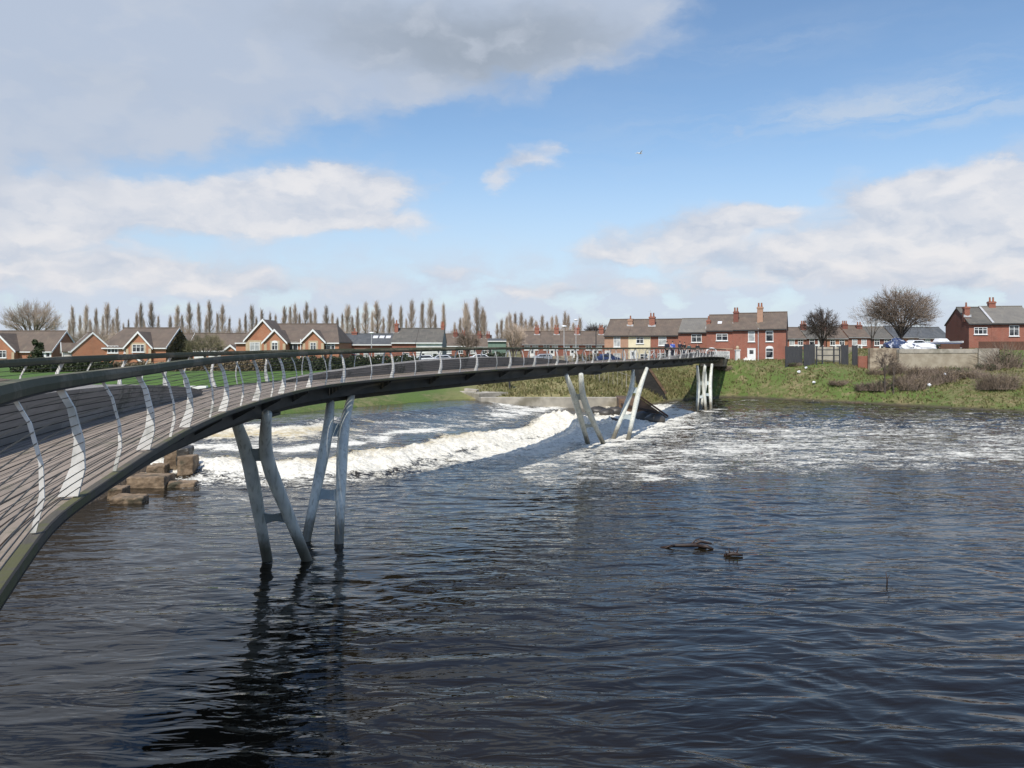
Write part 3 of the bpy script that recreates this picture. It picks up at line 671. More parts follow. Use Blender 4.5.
def doorp(root, x, z, w, h, y, m='white'):
    d = MB(); d.box(x-w/2, x+w/2, y-.05, y+.02, z, z+h); o = d.build('door', M[m], root, True)
    f = MB(); t = .09; f.box(x-w/2-t, x-w/2-.002, y-.08, y+.02, z, z+h+t); f.box(x+w/2+.002, x+w/2+t, y-.08, y+.02, z, z+h+t); f.box(x-w/2, x+w/2, y-.08, y+.02, z+h+.002, z+h+t)
    f.build('frame', M['white'], o, True)
    p = MB(); p.box(x-w*.28, x+w*.28, y-.065, y-.052, z+h*.62, z+h*.9); p.build('pane', M['glass'], o, True)
def chimney(root, x, y, zb, w, dp, h, pots=2, m='brick_dark', base=True):
    c = MB(); c.box(x-w/2, x+w/2, y-dp/2, y+dp/2, zb-1.2, zb+h); c.box(x-w/2-.07, x+w/2+.07, y-dp/2-.07, y+dp/2+.07, zb+h-.3, zb+h-.08)
    o = c.build('chimney', M[m], root, True)
    if base:
        b = MB(); b.prism([(x-w/2-.16, y-dp/2-.08, zb-.55), (x+w/2+.16, y-dp/2-.08, zb-.55), (x+w/2+.16, y-dp/2-.08, zb-.15), (x, y-dp/2-.08, zb-.36), (x-w/2-.16, y-dp/2-.08, zb-.15)], (0, .06, 0)); b.build('flashing', M['lead'], o, True)
    for k in range(pots):
        px_ = x+(k-(pots-1)/2)*w/max(pots, 1); t = MB(); t.tube([(px_, y, zb+h), (px_, y, zb+h+.3), (px_, y, zb+h+.62)], [.15, .13, .12], 8); t.build('chimney_pot', M['pot'], o, True)
def house(name, lab, cat, group, X0, X1, Y0, dp, zg, eaves, ridge, wall, roof, hipl=0.0, hipr=0.0, oh=.25, barge=None, rz=0, gl=True, gr=True, fascia='white', base_drop=1.2):
    """Empty at the middle of the front foot; local x along the front, y into the house"""
    w = (X1-X0)/2; root = thing(name, lab, cat, ((X0+X1)/2, Y0, zg), rz, group)
    rh = ridge-eaves; m = MB(); z0 = -base_drop
    m.box(-w, w, 0, dp, z0, eaves-.06) if (hipl or hipr) else m.prism([(-w, 0, z0), (-w, dp, z0), (-w, dp, eaves-.06), (-w, dp/2, ridge-.09), (-w, 0, eaves-.06)], (2*w, 0, 0))
    m.build('wall', M[wall], root, True)
    r = MB(); th = .16; sl = rh/(dp/2); e = oh*sl
    xl, xr = -w-(.10 if gl else 0), w+(.10 if gr else 0)
    for s in (0, 1):
        ye, ym = (-oh, dp/2) if s == 0 else (dp+oh, dp/2)
        poly = [(xl, ye, eaves-e), (xr, ye, eaves-e), (xr-hipr, ym, ridge), (xl+hipl, ym, ridge)]
        if s: poly = poly[::-1]
        r.prism(poly, (0, 0, -th*.9 if s == 0 else -th*.88))
    if hipl: r.prism([(xl, dp+oh, eaves-e), (xl, -oh, eaves-e), (xl+hipl, dp/2, ridge)], (0, 0, -.13))
    if hipr: r.prism([(xr, -oh, eaves-e), (xr, dp+oh, eaves-e), (xr-hipr, dp/2, ridge)], (0, 0, -.13))
    r.tube([(xl+hipl, dp/2, ridge+.02), (xr-hipr, dp/2, ridge+.02)], .11, 6)
    ro = r.build('roof', M[roof], root, True)
    g = MB(); g.box(xl+.02, xr-.02, -oh-.10, -oh-.004, eaves-e-.22, eaves-e-.05); g.build('gutter', M[fascia], root, True)
    if barge:
        for side, ok in ((-1, 'l' in barge), (1, 'r' in barge)):
            if not ok: continue
            xx = -w-.16 if side < 0 else w+.105
            for ye in (-oh, dp+oh):
                b = MB(); b.prism([(xx, ye, eaves-e-.28), (xx, ye, eaves-e+.03), (xx, dp/2, ridge+.05), (xx, dp/2, ridge-.26)], (.055, 0, 0)); b.build('barge_board', M['white'], root, True)
    root['_'] = 0; del root['_']
    return root
def front_gable(root, xc, hw, ze, za, proj, dpi, wall, roof, z0=-1.2, quoin=None, oh=.3, lead=True):
    m = MB(); m.prism([(xc-hw, -proj, z0), (xc+hw, -proj, z0), (xc+hw, -proj, ze-.05), (xc, -proj, za-.08), (xc-hw, -proj, ze-.05)], (0, proj+.3, 0)); m.build('wall', M[wall], root, True)
    sl = (za-ze)/hw; r = MB()
    for s in (-1, 1):
        xe = xc+s*(hw+oh); ze2 = ze-oh*sl
        poly = [(xe, -proj-.22, ze2), (xc, -proj-.22, za), (xc, dpi, za), (xe, dpi, ze2)]
        if s > 0: poly = poly[::-1]
        r.prism(poly, (0, 0, .15 if s < 0 else .149))
    r.build('roof', M[roof], root, True)
    for s in (-1, 1):
        xe = xc+s*(hw+oh+.05); ze2 = ze-(oh+.05)*sl
        b = MB(); b.prism([(xe, -proj-.30, ze2-.12), (xe, -proj-.30, ze2+.20), (xc, -proj-.30, za+.22), (xc, -proj-.30, za-.15)], (0, .07, 0)); b.build('barge_board', M['white'], root, True)
    if quoin:
        for s in (-1, 1):
            a, c = sorted((xc+s*hw, xc+s*(hw-.42))); q = MB(); q.box(a-.004, c+.004, -proj-.03, -proj+.01, z0, ze-.35); q.build('quoin', M[quoin], root, True)
def surround(root, x, z, w, h, y, m='stone_quoin'):
    s = MB(); s.box(x-w/2-.28, x+w/2+.28, y-.025, y+.01, z-.15, z+h+.3); s.build('window_surround', M[m], root, True)

# -- left estate (real metres from pixel readings at each house's distance)
def span(x0, x1, d): return wx(x0, d), wx(x1, d)
D1 = 128; s1 = D1/F
def lz(y, d, zg): return wz(y, d)-zg
ZG = 4.35
# far left bungalow with white barge gable
X0, X1 = span(-22, 52, D1); h = house('brick_house', 'brick bungalow with white edged front gable at far left behind a dark conifer', 'house', 'houses beyond the lawn', X0, X1, D1, 8, ZG, lz(350, D1, ZG), lz(331, D1+4, ZG), 'brick_new', 'tile_brown', barge='r', base_drop=1)
xc = wx(3, D1)-(X0+X1)/2; front_gable(h, xc, 2.6, lz(350, D1, ZG), lz(334, D1, ZG), 1.2, 3.5, 'brick_new', 'tile_brown', quoin='stone_quoin')
window(h, xc+.4, 1.1, 1.9, 1.2, -1.2, 3); window(h, wx(40, D1)-(X0+X1)/2, 1.0, 1.5, 1.2, 0, 2); doorp(h, wx(48, D1)-(X0+X1)/2, 0, .95, 2.05, 0)
# second bungalow, turned so its plain brick gable faces the river
h = house('brick_house', 'small brick bungalow whose broad plain brown gable faces the river, white porch at left', 'house', 'houses beyond the lawn', wx(74, 126)-4.2, wx(74, 126)+4.2, 125, 5.6, ZG, lz(349.5, 126, ZG), lz(332.5, 126, ZG), 'brick_new', 'tile_brown', barge='lr', rz=R(-57))
front_gable(h, -1.7, 1.15, 2.2, 3.4, 1.0, 2.2, 'white_render', 'tile_brown', oh=.2); doorp(h, -1.7, 0, .9, 2.0, -1.0); window(h, 1.5, .9, 1.5, 1.2, 0, 2)
# house with small white gable and ivy
X0, X1 = span(99, 166, 124); h3 = house('brick_house', 'brick house with one small white edged front gable and brown creeper on its right end', 'house', 'houses beyond the lawn', X0, X1, 124, 9.5, ZG, lz(346.5, 124, ZG), lz(328, 128.5, ZG), 'brick_new', 'tile_brown', hipl=1.8, barge='r')
xm = (X0+X1)/2; xc = wx(140, 124)-xm
front_gable(h3, xc, 2.0, lz(346.5, 124, ZG), lz(332.5, 124, ZG), .5, 4, 'brick_new', 'tile_brown', quoin='stone_quoin')
surround(h3, xc, 2.05, 1.9, 1.2, -.5); window(h3, xc, 2.05, 1.9, 1.2, -.5, 3); window(h3, wx(113, 124)-xm, 1.9, 1.7, 1.15, 0, 3); window(h3, wx(126, 124)-xm, 1.9, .6, 1.1, 0, 1)
front_gable(h3, xc-.3, 1.25, .55, 1.6, 1.6, 1.0, 'brick_new', 'tile_brown', oh=.2)
# small buildings between
X0, X1 = span(172, 196, 150); h = house('brick_house', 'small brown roofed house half hidden behind the creeper covered gable', 'house', 'houses beyond the lawn', X0, X1, 150, 7, ZG, lz(347, 150, ZG), lz(334, 154, ZG), 'brick_new', 'tile_brown', barge='r'); window(h, 0, .9, 1.8, 1.1, 0, 2)
X0, X1 = span(187, 247, 140); h = house('garage_block', 'low brown roofed garage row with pale doors behind the bare round tree', 'garage', None, X0, X1, 140, 7.5, ZG, lz(349.5, 140, ZG), lz(333.5, 144, ZG), 'brick_new', 'tile_brown', barge='lr')
for k in range(3): doorp(h, -3+k*2.6, 0, 2.0, 2.0, 0)
xm = (X0+X1)/2; front_gable(h, wx(233, 140)-xm, 1.5, 1.9, 3.1, 1.2, 2.5, 'brick_new', 'tile_brown')
# the big house with three gables
D4 = 124; X0, X1 = span(236, 339, D4); xm = (X0+X1)/2
h4 = house('brick_house', 'big brick house with three white edged front gables under one long brown roof', 'house', 'houses beyond the lawn', X0, X1, D4, 10.5, ZG, lz(341.5, D4, ZG), lz(324, D4+5, ZG), 'brick_new', 'tile_brown', hipl=2.0, hipr=1.6)
for xa, hwp, yel, yap, pr in ((266, 17, 339.5, 320.5, 1.5), (279, 10.5, 341.5, 330.5, 2.2), (314.5, 10.5, 341, 330.5, .8)):
    front_gable(h4, wx(xa, D4)-xm, hwp*D4/F, lz(yel, D4, ZG), lz(yap, D4, ZG), pr, 4.6, 'brick_new', 'tile_brown', quoin='stone_quoin')
x = wx(258, D4)-xm; surround(h4, x, 2.25, 1.55, 1.35, -1.5); window(h4, x, 2.25, 1.55, 1.35, -1.5, 2, True)
x = wx(279, D4)-xm; surround(h4, x, 2.35, .95, 1.2, -2.2); window(h4, x, 2.35, .95, 1.2, -2.2, 2, arch=True)
x = wx(314.5, D4)-xm; surround(h4, x, 2.35, .95, 1.2, -.8); window(h4, x, 2.35, .95, 1.2, -.8, 2)
window(h4, wx(293, D4)-xm, 2.0, 1.6, 1.7, 0, 2, light=False); window(h4, wx(329, D4)-xm, 2.2, 1.9, 1.35, 0, 3)
dp_ = MB(); dp_.tube([(wx(301, D4)-xm, -.12, -1), (wx(301, D4)-xm, -.12, lz(339, D4, ZG))], .09, 6); dp_.build('drainpipe', M['white'], h4, True)
window(h4, wx(300, D4)-xm, -.4, 2.6, 1.2, 0, 3); window(h4, wx(326, D4)-xm, -.4, 2.0, 1.2, 0, 2)
# low slate terrace
X0, X1 = span(338, 392, 134); xm = (X0+X1)/2
h = house('brick_house', 'low red brick building with slate roof and three bright roof lights', 'house', 'houses beyond the lawn', X0, X1, 134, 8, ZG, lz(343.5, 134, ZG), lz(334, 138, ZG), 'brick_red', 'slate', gl=False, gr=False)
chimney(h, wx(350, 134)-xm, 4, lz(335, 138, ZG), .9, .7, .6, 1, 'brick_red')
for x in (373, 379.5, 386):
    f = MB(); sl = (lz(334, 138, ZG)-lz(343.5, 134, ZG))/4; y = 2.6; z = lz(343.5, 134, ZG)+sl*y; xx = wx(x, 134)-xm
    f.prism([(xx-.42, y-.45, z-.45*sl+.02), (xx+.42, y-.45, z-.45*sl+.02), (xx+.42, y+.45, z+.45*sl+.02), (xx-.42, y+.45, z+.45*sl+.02)], (0, 0, .08)); f.build('roof_light', M['lamp_glass'], h, True)
window(h, wx(355, 134)-xm, .95, 1.5, 1.1, 0, 2, True); window(h, wx(366, 134)-xm, .95, .8, 1.1, 0, 1, True); doorp(h, wx(366, 134)-xm-2.2, -.3, .9, 2.0, 0, 'red_paint'); window(h, wx(379.5, 134)-xm, .8, 1.7, 1.3, 0, 2, True)
X0, X1 = span(392, 416, 132); xm = (X0+X1)/2
h = house('brick_house', 'red brick house with grey roof and tall left chimney joined to the white house', 'house', 'houses beyond the lawn', X0, X1, 132, 8.5, ZG, lz(341.5, 132, ZG), lz(328.5, 136, ZG), 'brick_red', 'tile_grey', gl=True, gr=False)
chimney(h, -1.75, 3.4, lz(331, 135.4, ZG), .6, .8, 1.3, 1, 'brick_red'); window(h, .3, .95, 1.15, .95, 0, 1); 
X0, X1 = span(416.2, 442, 132); xm = (X0+X1)/2
h = house('white_house', 'white rendered house with grey roof and grey right gable at the end of its row', 'house', 'houses beyond the lawn', X0, X1, 132, 8.5, ZG, lz(341.5, 132, ZG), lz(328.5, 136, ZG), 'white_render', 'tile_grey', gl=False)
gw = MB(); gw.prism([(2.19, -.01, -1), (2.19, 8.51, -1), (2.19, 8.51, lz(341.5, 132, ZG)-.3), (2.19, 4.25, lz(328.5, 136, ZG)-.35), (2.19, -.01, lz(341.5, 132, ZG)-.3)], (.06, 0, 0)); gw.build('gable_cladding', M['grey_render'], h, True)
chimney(h, 1.95, 4.25, lz(329.5, 136, ZG), .55, .8, .8, 2, 'brick_red', False); window(h, -1.0, .8, .6, 1.0, 0, 1); window(h, .95, .8, .7, 1.0, 0, 1)
# brick houses behind
for (xa, xb, d, ye, yr, lab, wl) in ((443, 466, 165, 345, 334, 'brown roofed brick house just right of the white house with the grey gable', 'brick_red'), (466.4, 491, 165, 346, 335.5, 'brick house with brown roof just left of the green shed', 'brick_dark')):
    X0, X1 = span(xa, xb, d); h = house('brick_house', lab, 'house', 'houses beyond the lawn', X0, X1, d, 8, 4.6, lz(ye, d, 4.6), lz(yr, d+4, 4.6), wl, 'tile_brown', gl=xa < 450, gr=xa > 450)
    window(h, -1.2, 1.2, 1.1, 1.0, 0, 2, True); window(h, 1.3, 1.2, 1.0, 1.0, 0, 2); chimney(h, 0, 3.2, lz(yr+2, d+4, 4.6), .9, .7, .8, 2)
    chimney(h, (X1-X0)/2-.7, 3.2, lz(yr+2, d+4, 4.6), .8, .7, .7, 2)
X0, X1 = span(488, 506, 155); h = house('green_shed', 'green clad shed with shallow roof between the brick houses', 'shed', None, X0, X1, 155, 9, 4.6, lz(340.5, 155, 4.6), lz(339, 159, 4.6), 'green_cladding', 'slate')
window(h, -1.4, 1.4, .8, 1.0, 0, 1)
names = ['left end', 'second from left', 'third from left', 'right end']
xs = [522, 541, 561, 582, 606.5]
for k in range(4):
    X0, X1 = span(xs[k], xs[k+1]-.1, 160); h = house('terraced_house', '%s house of the distant terrace seen over the middle of the bridge' % names[k], 'house', 'distant terrace over the bridge', X0, X1, 160, 9, 4.7, lz(343.5, 160, 4.7), lz(331.5-.0*k, 164.5, 4.7), 'brick_red', 'tile_brown', gl=k == 0, gr=k == 3, fascia='grey_render')
    w = (X1-X0)/2; chimney(h, w-.7, 3.6, lz(333, 164, 4.7), .95, .7, 1.1, 2, 'brick_red')
    window(h, -w*.45, lz(350, 160, 4.7), 1.2, 1.05, 0, 2, k % 2 == 0); window(h, w*.4, lz(350, 160, 4.7), 1.2, 1.05, 0, 2, True); doorp(h, w*.1, 0, .9, 2.0, 0)
# main terrace
class Row:
    """a straight house front on the ground: start point (column, distance) and turn"""
    def __init__(s, x, d, a): s.o = Vector((wx(x, d), d)); s.a = R(a); s.t = Vector((math.cos(s.a), math.sin(s.a)))
    def u(s, x):
        k = (x-512)/F; return (k*s.o.y-s.o.x)/(s.t.x-k*s.t.y)
    def p(s, u): return s.o+s.t*u
    def d(s, x): return s.p(s.u(x)).y
def terr_in(row, xa, xb, ye, yr, yb, lab, wall, roof, dp=8.5, gl=False, gr=False, cat='house', group='main terrace across the river', name='terraced_house', fascia='black', zg=None, drop=1.5):
    ua, ub = row.u(xa), row.u(xb); um = (ua+ub)/2; c = row.p(um); d = c.y; zg = wz(yb, d) if zg is None else zg; w = (ub-ua)/2
    h = house(name, lab, cat, group, c.x-w, c.x+w, c.y, dp, zg, lz(ye, d, zg), lz(yr, d+dp/2*math.cos(row.a), zg), wall, roof, gl=gl, gr=gr, fascia=fascia, base_drop=drop, rz=row.a)
    h.location = (c.x, c.y, zg); return h, (lambda x: row.u(x)-um), zg, d
def terr(xa, xb, d, ye, yr, yb, lab, wall, roof, dp=8.5, gl=False, gr=False):
    zg = wz(yb, d); X0, X1 = span(xa, xb, d)
    h = house('terraced_house', lab, 'house', 'main terrace across the river', X0, X1, d, dp, zg, lz(ye, d, zg), lz(yr, d+dp/2, zg), wall, roof, gl=gl, gr=gr, fascia='black', base_drop=1.5)
    return h, (X0+X1)/2, zg
row = Row(604.5, 132, -21)
h, lx, zg, d = terr_in(row, 604.5, 628.2, 334.5, 319.5, 363, 'pinkish brick end house with tall white window strip left of the cream house', 'brick_pink', 'tile_brown', gl=True)
window(h, lx(617), lz(347, d, zg), 1.15, 1.8, 0, 2, True); window(h, lx(617), lz(361.5, d, zg), 1.2, 1.4, 0, 2, True); doorp(h, lx(608), .0, .85, 2, 0)
chimney(h, lx(627), 2.7, lz(323.5, d+2.7, zg), .8, .6, .7, 1, 'brick_pink')
h, lx, zg, d = terr_in(row, 628.3, 650.4, 334.5, 319.5, 363, 'cream rendered house in the middle of the lower terrace', 'cream', 'tile_brown')
window(h, lx(640), lz(343.5, d, zg), 1.25, 1.05, 0, 2); window(h, lx(644), lz(361, d, zg), 1.3, 1.2, 0, 2); doorp(h, lx(633), 0, .85, 2, 0)
chimney(h, lx(649.5), 2.4, lz(323.8, d+2.4, zg), .95, .7, 1.2, 2, 'brick_red')
h, lx, zg, d = terr_in(row, 650.5, 678.2, 334.3, 319.3, 363, 'red brick house with one square white upstairs window right of the cream house', 'brick_red', 'tile_brown')
window(h, lx(662.5), lz(345.5, d, zg), 1.3, 1.45, 0, 1, True); window(h, lx(662), lz(361, d, zg), 1.4, 1.3, 0, 2); doorp(h, lx(672), 0, .85, 2, 0)
ae = MB(); ae.tube([(lx(647), 3, lz(318, d, zg)), (lx(647), 3, lz(309, d, zg))], .03, 5); ae.box(lx(647)-.35, lx(647)+.35, 2.98, 3.02, lz(310.5, d, zg), lz(310.3, d, zg)); ae.build('aerial', M['lead'], h, True)
h, lx, zg, d = terr_in(row, 678.3, 707.2, 331.3, 318.6, 362.5, 'red brick house under the palest grey roof of the terrace', 'brick_red', 'tile_pale')
window(h, lx(696.5), lz(342.3, d, zg), 1.65, 1.3, 0, 2); window(h, lx(695), lz(360, d, zg), 1.5, 1.3, 0, 2); doorp(h, lx(684), 0, .85, 2, 0)
row = Row(706.5, 122.2, -21)
h, lx, zg, d = terr_in(row, 706.5, 733, 329.4, 315, 363, 'red brick house with pale brick bands and a skylight, left end of the taller terrace', 'brick_red', 'tile_brown', gl=True)
w = row.u(733)-row.u(719.9)
for yy in (331.3, 349): b = MB(); b.box(-w, w, -.03, .01, lz(yy+.5, d, zg), lz(yy-.7, d, zg)); b.build('brick_band', M['brick_pink'], h, True)
window(h, lx(722), lz(340.6, d, zg), 1.75, 1.05, 0, 2); window(h, lx(721), lz(361.5, d, zg), 2.6, 1.6, 0, 3, True)
sk = MB(); sl = (lz(315, d+4.25, zg)-lz(329.4, d, zg))/4.25; y = 1.9; z = lz(329.4, d, zg)+sl*y; xx = lx(718.5); sk.prism([(xx-.32, y-.3, z-.3*sl+.02), (xx+.32, y-.3, z-.3*sl+.02), (xx+.32, y+.3, z+.3*sl+.02), (xx-.32, y+.3, z+.3*sl+.02)], (0, 0, .07)); sk.build('roof_light', M['lamp_glass'], h, True)
chimney(h, -1.9, 1.9, lz(325.5, d+1.9, zg), .6, .6, .9, 1, 'brick_red')
h, lx, zg, d = terr_in(row, 733.1, 758.9, 328.6, 313.4, 363, 'deep red brick house with white door, middle of the taller terrace', 'brick_red', 'tile_brown')
window(h, lx(751.5), lz(341.7, d, zg), 1.0, 1.55, 0, 1, True, arch=True); doorp(h, lx(751.5), .1, 1.05, 2.1, 0)
chimney(h, -2.0+.35, 2.2, lz(321.5, d+2.2, zg), .75, .7, 1.6, 2, 'brick_dark')
h, lx, zg, d = terr_in(row, 759, 786, 327.8, 312.3, 363, 'deep red brick house with two dark arched windows, right end of the taller terrace', 'brick_red', 'tile_brown', gr=True)
window(h, lx(769.5), lz(341.5, d, zg), 1.1, 1.55, 0, 1, arch=True); window(h, lx(769.5), lz(358, d, zg), 1.1, 1.5, 0, 1, arch=True)
dr = MB(); dr.tube([(-2.05, -.1, -1), (-2.05, -.1, lz(328, d, zg))], .06, 6); dr.build('drainpipe', M['lead'], h, True)
chimney(h, -2.0+.1, 2.0, lz(321.5, d+2, zg), .85, .8, 2.3, 2, 'brick_pink')
# back terrace on the right
xs = [786, 806, 826, 848, 870, 893, 918, 950]
nm = ['behind the left dark fence', 'second from left, right of the dark fence', 'behind the small bare tree', 'behind the board gate', 'left of the big bare tree', 'right behind the big bare tree', 'nearest the dark gabled house']
for k in range(7):
    d = 150; X0, X1 = span(xs[k], xs[k+1]-.1, d); zg = 6.2
    h = house('terraced_house', 'low brick house of the back terrace, %s' % nm[k], 'house', 'back terrace on the right', X0, X1, d, 8, zg, lz((337.6, 336.9, 337.4, 336.2, 337.2, 336.4, 337.3)[k], d, zg), lz((327.6, 326.8, 327.2, 325.6, 327, 326.2, 327.4)[k], d+4, zg), ('brick_red', 'brick_dark', 'brick_new', 'brick_red', 'brick_dark', 'brick_new', 'brick_red')[k], ('tile_brown', 'tile_grey', 'tile_brown', 'tile_brown', 'tile_grey', 'slate', 'slate')[k], gl=k == 0, gr=k == 6, base_drop=2.5, fascia='grey_render')
    w = (X1-X0)/2; window(h, -w*.4, lz(345.5, d, zg), 1.0, 1.2, 0, 1 if k % 2 else 2, k % 3 == 0); window(h, w*.45, lz(345.5, d, zg), 1.0, 1.15, 0, 2, k % 2 == 1); doorp(h, w*.05, -.6, .85, 2.0, 0)
    if k in (1, 2, 3): chimney(h, -w+.6, 3, lz(329.5, d+3, zg), 1.0, .7, 1.1, 3, 'brick_dark')
    if k == 3:
        chimney(h, w-.8, 3, lz(329.5, d+3, zg), 1.0, .7, .9, 2, 'brick_dark')
# right pair
row = Row(969, 112, -9); zg = 6.4
h, lx, zg, d = terr_in(row, 969, 991.5, 322.5, 307.5, 0, 'dark gabled brick house with white triple window, left one of the right hand pair', 'brick_red', 'tile_grey', 8.6, True, False, 'house', 'pair of houses at far right', 'brick_house', zg=6.4, drop=2.5)
w = (row.u(991.5)-row.u(969))/2
window(h, lx(980.5), lz(334.3, d, zg), 1.75, 1.0, 0, 3); chimney(h, -1.25, 1.6, lz(313.5, d+1.6, zg), .7, .8, 1.0, 1, 'brick_red')
gw = MB(); gx0 = -w-.012; gw.prism([(gx0, .02, -2), (gx0, .02, lz(323.6, d, zg)), (gx0, 4.3, lz(309.4, d+4.3, zg)), (gx0, 8.55, lz(323.6, d, zg)), (gx0, 8.55, -2)], (.006, 0, 0)); gw.build('shaded_gable', M['brick_dark'], h, True)  # thin darker brick skin: shade of the left gable put into its colour
h, lx, zg, d = terr_in(row, 991.6, 1036, 322, 306.6, 0, 'brick house with paler grey roof, cut by the right edge of the picture', 'brick_red', 'tile_pale', 8.6, False, True, 'house', 'pair of houses at far right', 'brick_house', zg=6.4, drop=2.5)
w = (row.u(1036)-row.u(991.6))/2; sl = (lz(306.6, d+4.3, zg)-lz(322, d, zg))/4.3
sm = MB(); sm.prism([(-w, -.2, lz(322, d, zg)-.2*sl+.02), (-w+.3, -.2, lz(322, d, zg)-.2*sl+.02), (-w+.3, 4.3, lz(306.6, d+4.3, zg)+.03), (-w, 4.3, lz(306.6, d+4.3, zg)+.03)], (0, 0, .06)); sm.build('verge', M['lead'], h, True)
window(h, lx(1014), lz(336, d, zg), 1.3, 1.5, 0, 2); chimney(h, lx(1005), 4.3, lz(307.5, d+4.3, zg), .9, .7, .9, 2, 'brick_red')

# ------------------------------------------------------------------ trees
def crown_tree(h, rad, seed, limbs=14, subs=9, twigs=10, fine=3, trunk=.22, up=.25, r0=.2, tw=.016, cz=.56, twin=False):
    """leafless tree: short trunk and limbs, then branches and twigs filling a rounded crown"""
    rs = random.Random(seed); tr = MB(); cr = MB(); c = Vector((0, 0, h*cz)); rz_ = h*(1-cz)
    def tgt(dv, f): return c+Vector((dv.x*rad, dv.y*rad, dv.z*(rz_ if dv.z > 0 else h*cz*.62)))*f
    def quad(a, b, m, n): return [a.lerp(m, t).lerp(m.lerp(b, t), t) for t in [i/n for i in range(n+1)]]
    top = Vector((rs.gauss(0, .1), rs.gauss(0, .1), h*trunk)); tr.tube([(0, 0, -.4), (0, 0, h*trunk*.5), top, c.lerp(top, .3)], [r0*1.25, r0, r0*.85, r0*.45], 9)
    for i in range(limbs):
        az = 6.283*(i*.618+rs.uniform(-.06, .06)); e = math.asin(min(1, .02+.98*((i+.5)/limbs))); dv = Vector((math.cos(az)*math.cos(e), math.sin(az)*math.cos(e), math.sin(e)-.12))
        a = Vector((0, 0, h*trunk*rs.uniform(.62, 1.15))); b = tgt(dv, rs.uniform(.55, .72)); m = a.lerp(b, .45)+Vector((rs.gauss(0, .05)*rad, rs.gauss(0, .05)*rad, h*.05+up*h*.06)); L = quad(a, b, m, 6)
        tr.tube(L, [r0*(.48-.055*k) for k in range(7)], 6, cap=False)
        for j in range(subs):
            t = rs.uniform(.3, 1); k = min(int(t*6), 5); a2 = L[k].lerp(L[k+1], t*6-k); d2 = (dv+Vector((rs.gauss(0, .36), rs.gauss(0, .36), rs.gauss(.05, .30)))).normalized(); b2 = tgt(d2, rs.uniform(.68, .93))
            m2 = a2.lerp(b2, .5)+Vector((rs.gauss(0, .05)*rad, rs.gauss(0, .05)*rad, up*rad*.12)); S2 = quad(a2, b2, m2, 4); cr.tube(S2, [r0*.17, r0*.14, r0*.11, r0*.08, tw], 4, cap=False)
            for q in range(twigs):
                t = rs.uniform(.2, 1); k = min(int(t*4), 3); a3 = S2[k].lerp(S2[k+1], t*4-k); o = (a3-c).normalized(); d3 = (o*.6+Vector((rs.gauss(0, .42), rs.gauss(0, .42), rs.gauss(up*.5, .35)))).normalized(); ln = rad*rs.uniform(.14, .30)
                b3 = a3+d3*ln; m3 = a3.lerp(b3, .5)+Vector((rs.gauss(0, .05), rs.gauss(0, .05), .04))*ln*2; cr.tube([a3, m3, b3], [tw*1.3, tw, tw*.5], 3, cap=False)
                for _ in range(fine):
                    a4 = a3.lerp(b3, rs.uniform(.3, 1)); b4 = a4+(d3+Vector((rs.gauss(0, .5), rs.gauss(0, .5), rs.gauss(up*.4, .4)))).normalized()*ln*rs.uniform(.35, .7); cr.tube([a4, b4], [tw*.75, tw*.4], 3, cap=False)
    return tr, cr
def poplar_mesh(seed, h=17.0, wd_=1.35):
    rs = random.Random(seed); tr = MB(); cr = MB()
    tr.tube([(0, 0, -.4), (rs.gauss(0, .1), 0, h*.3), (rs.gauss(0, .15), 0, h*.65), (rs.gauss(0, .15), 0, h*.97)], [.24, .17, .08, .015], 7)
    for i in range(165):
        t = rs.random()**.8; z0 = h*(.06+.78*t); env = wd_*min(1, (z0/h)/.2)**.5*max(.06, 1-max(0, (z0/h-.30)/.72))**1.15
        a = rs.uniform(0, 6.283); rr = env*rs.uniform(.35, 1.05); L = h*rs.uniform(.10, .22)*(1-.45*t)
        c, s = math.cos(a), math.sin(a); p0 = Vector((0, 0, z0)); p1 = Vector((c*rr*.7, s*rr*.7, z0+L*.45)); p2 = Vector((c*rr, s*rr, z0+L))
        cr.tube([p0, p1, p2], [.036, .026, .012], 3, cap=False)
        for k in range(7):
            q = p0.lerp(p1, rs.uniform(.4, 1)) if k < 3 else p1.lerp(p2, rs.random())
            e = q+Vector((rs.gauss(0, .22)+c*.1, rs.gauss(0, .22)+s*.1, rs.uniform(.5, 1.5))); cr.tube([q, e], [.014, .007], 3, cap=False)
    return tr, cr
protos = []
for k in range(5):
    tr, cr = poplar_mesh(100+k, 17, (1.3, 1.05, 1.5, 1.15, 1.7)[k])
    root = thing('poplar_tree', 'x', 'tree', (0, 0, 0)); a = tr.build('trunk', M['bark'], root, True); b = cr.build('crown', M['twig_pale'], root, True); protos.append(root)
used = set()
def place(proto_i, x, ytop, d, lab, group, zb=4.9, wscale=1.0, y2=None):
    p = protos[proto_i]; o = p if proto_i not in used else copy_tree(p); used.add(proto_i)
    h = wz(ytop, d)-zb; sc = h/17.0; o.location = (wx(x, d), d, zb); o.scale = (wscale*max(sc, .6), wscale*max(sc, .6), sc); o.rotation_euler = (random.gauss(0, .018), random.gauss(0, .022), random.uniform(0, 6.28))
    tag(o, lab, 'tree', group); return o
PG = 'row of bare poplars'
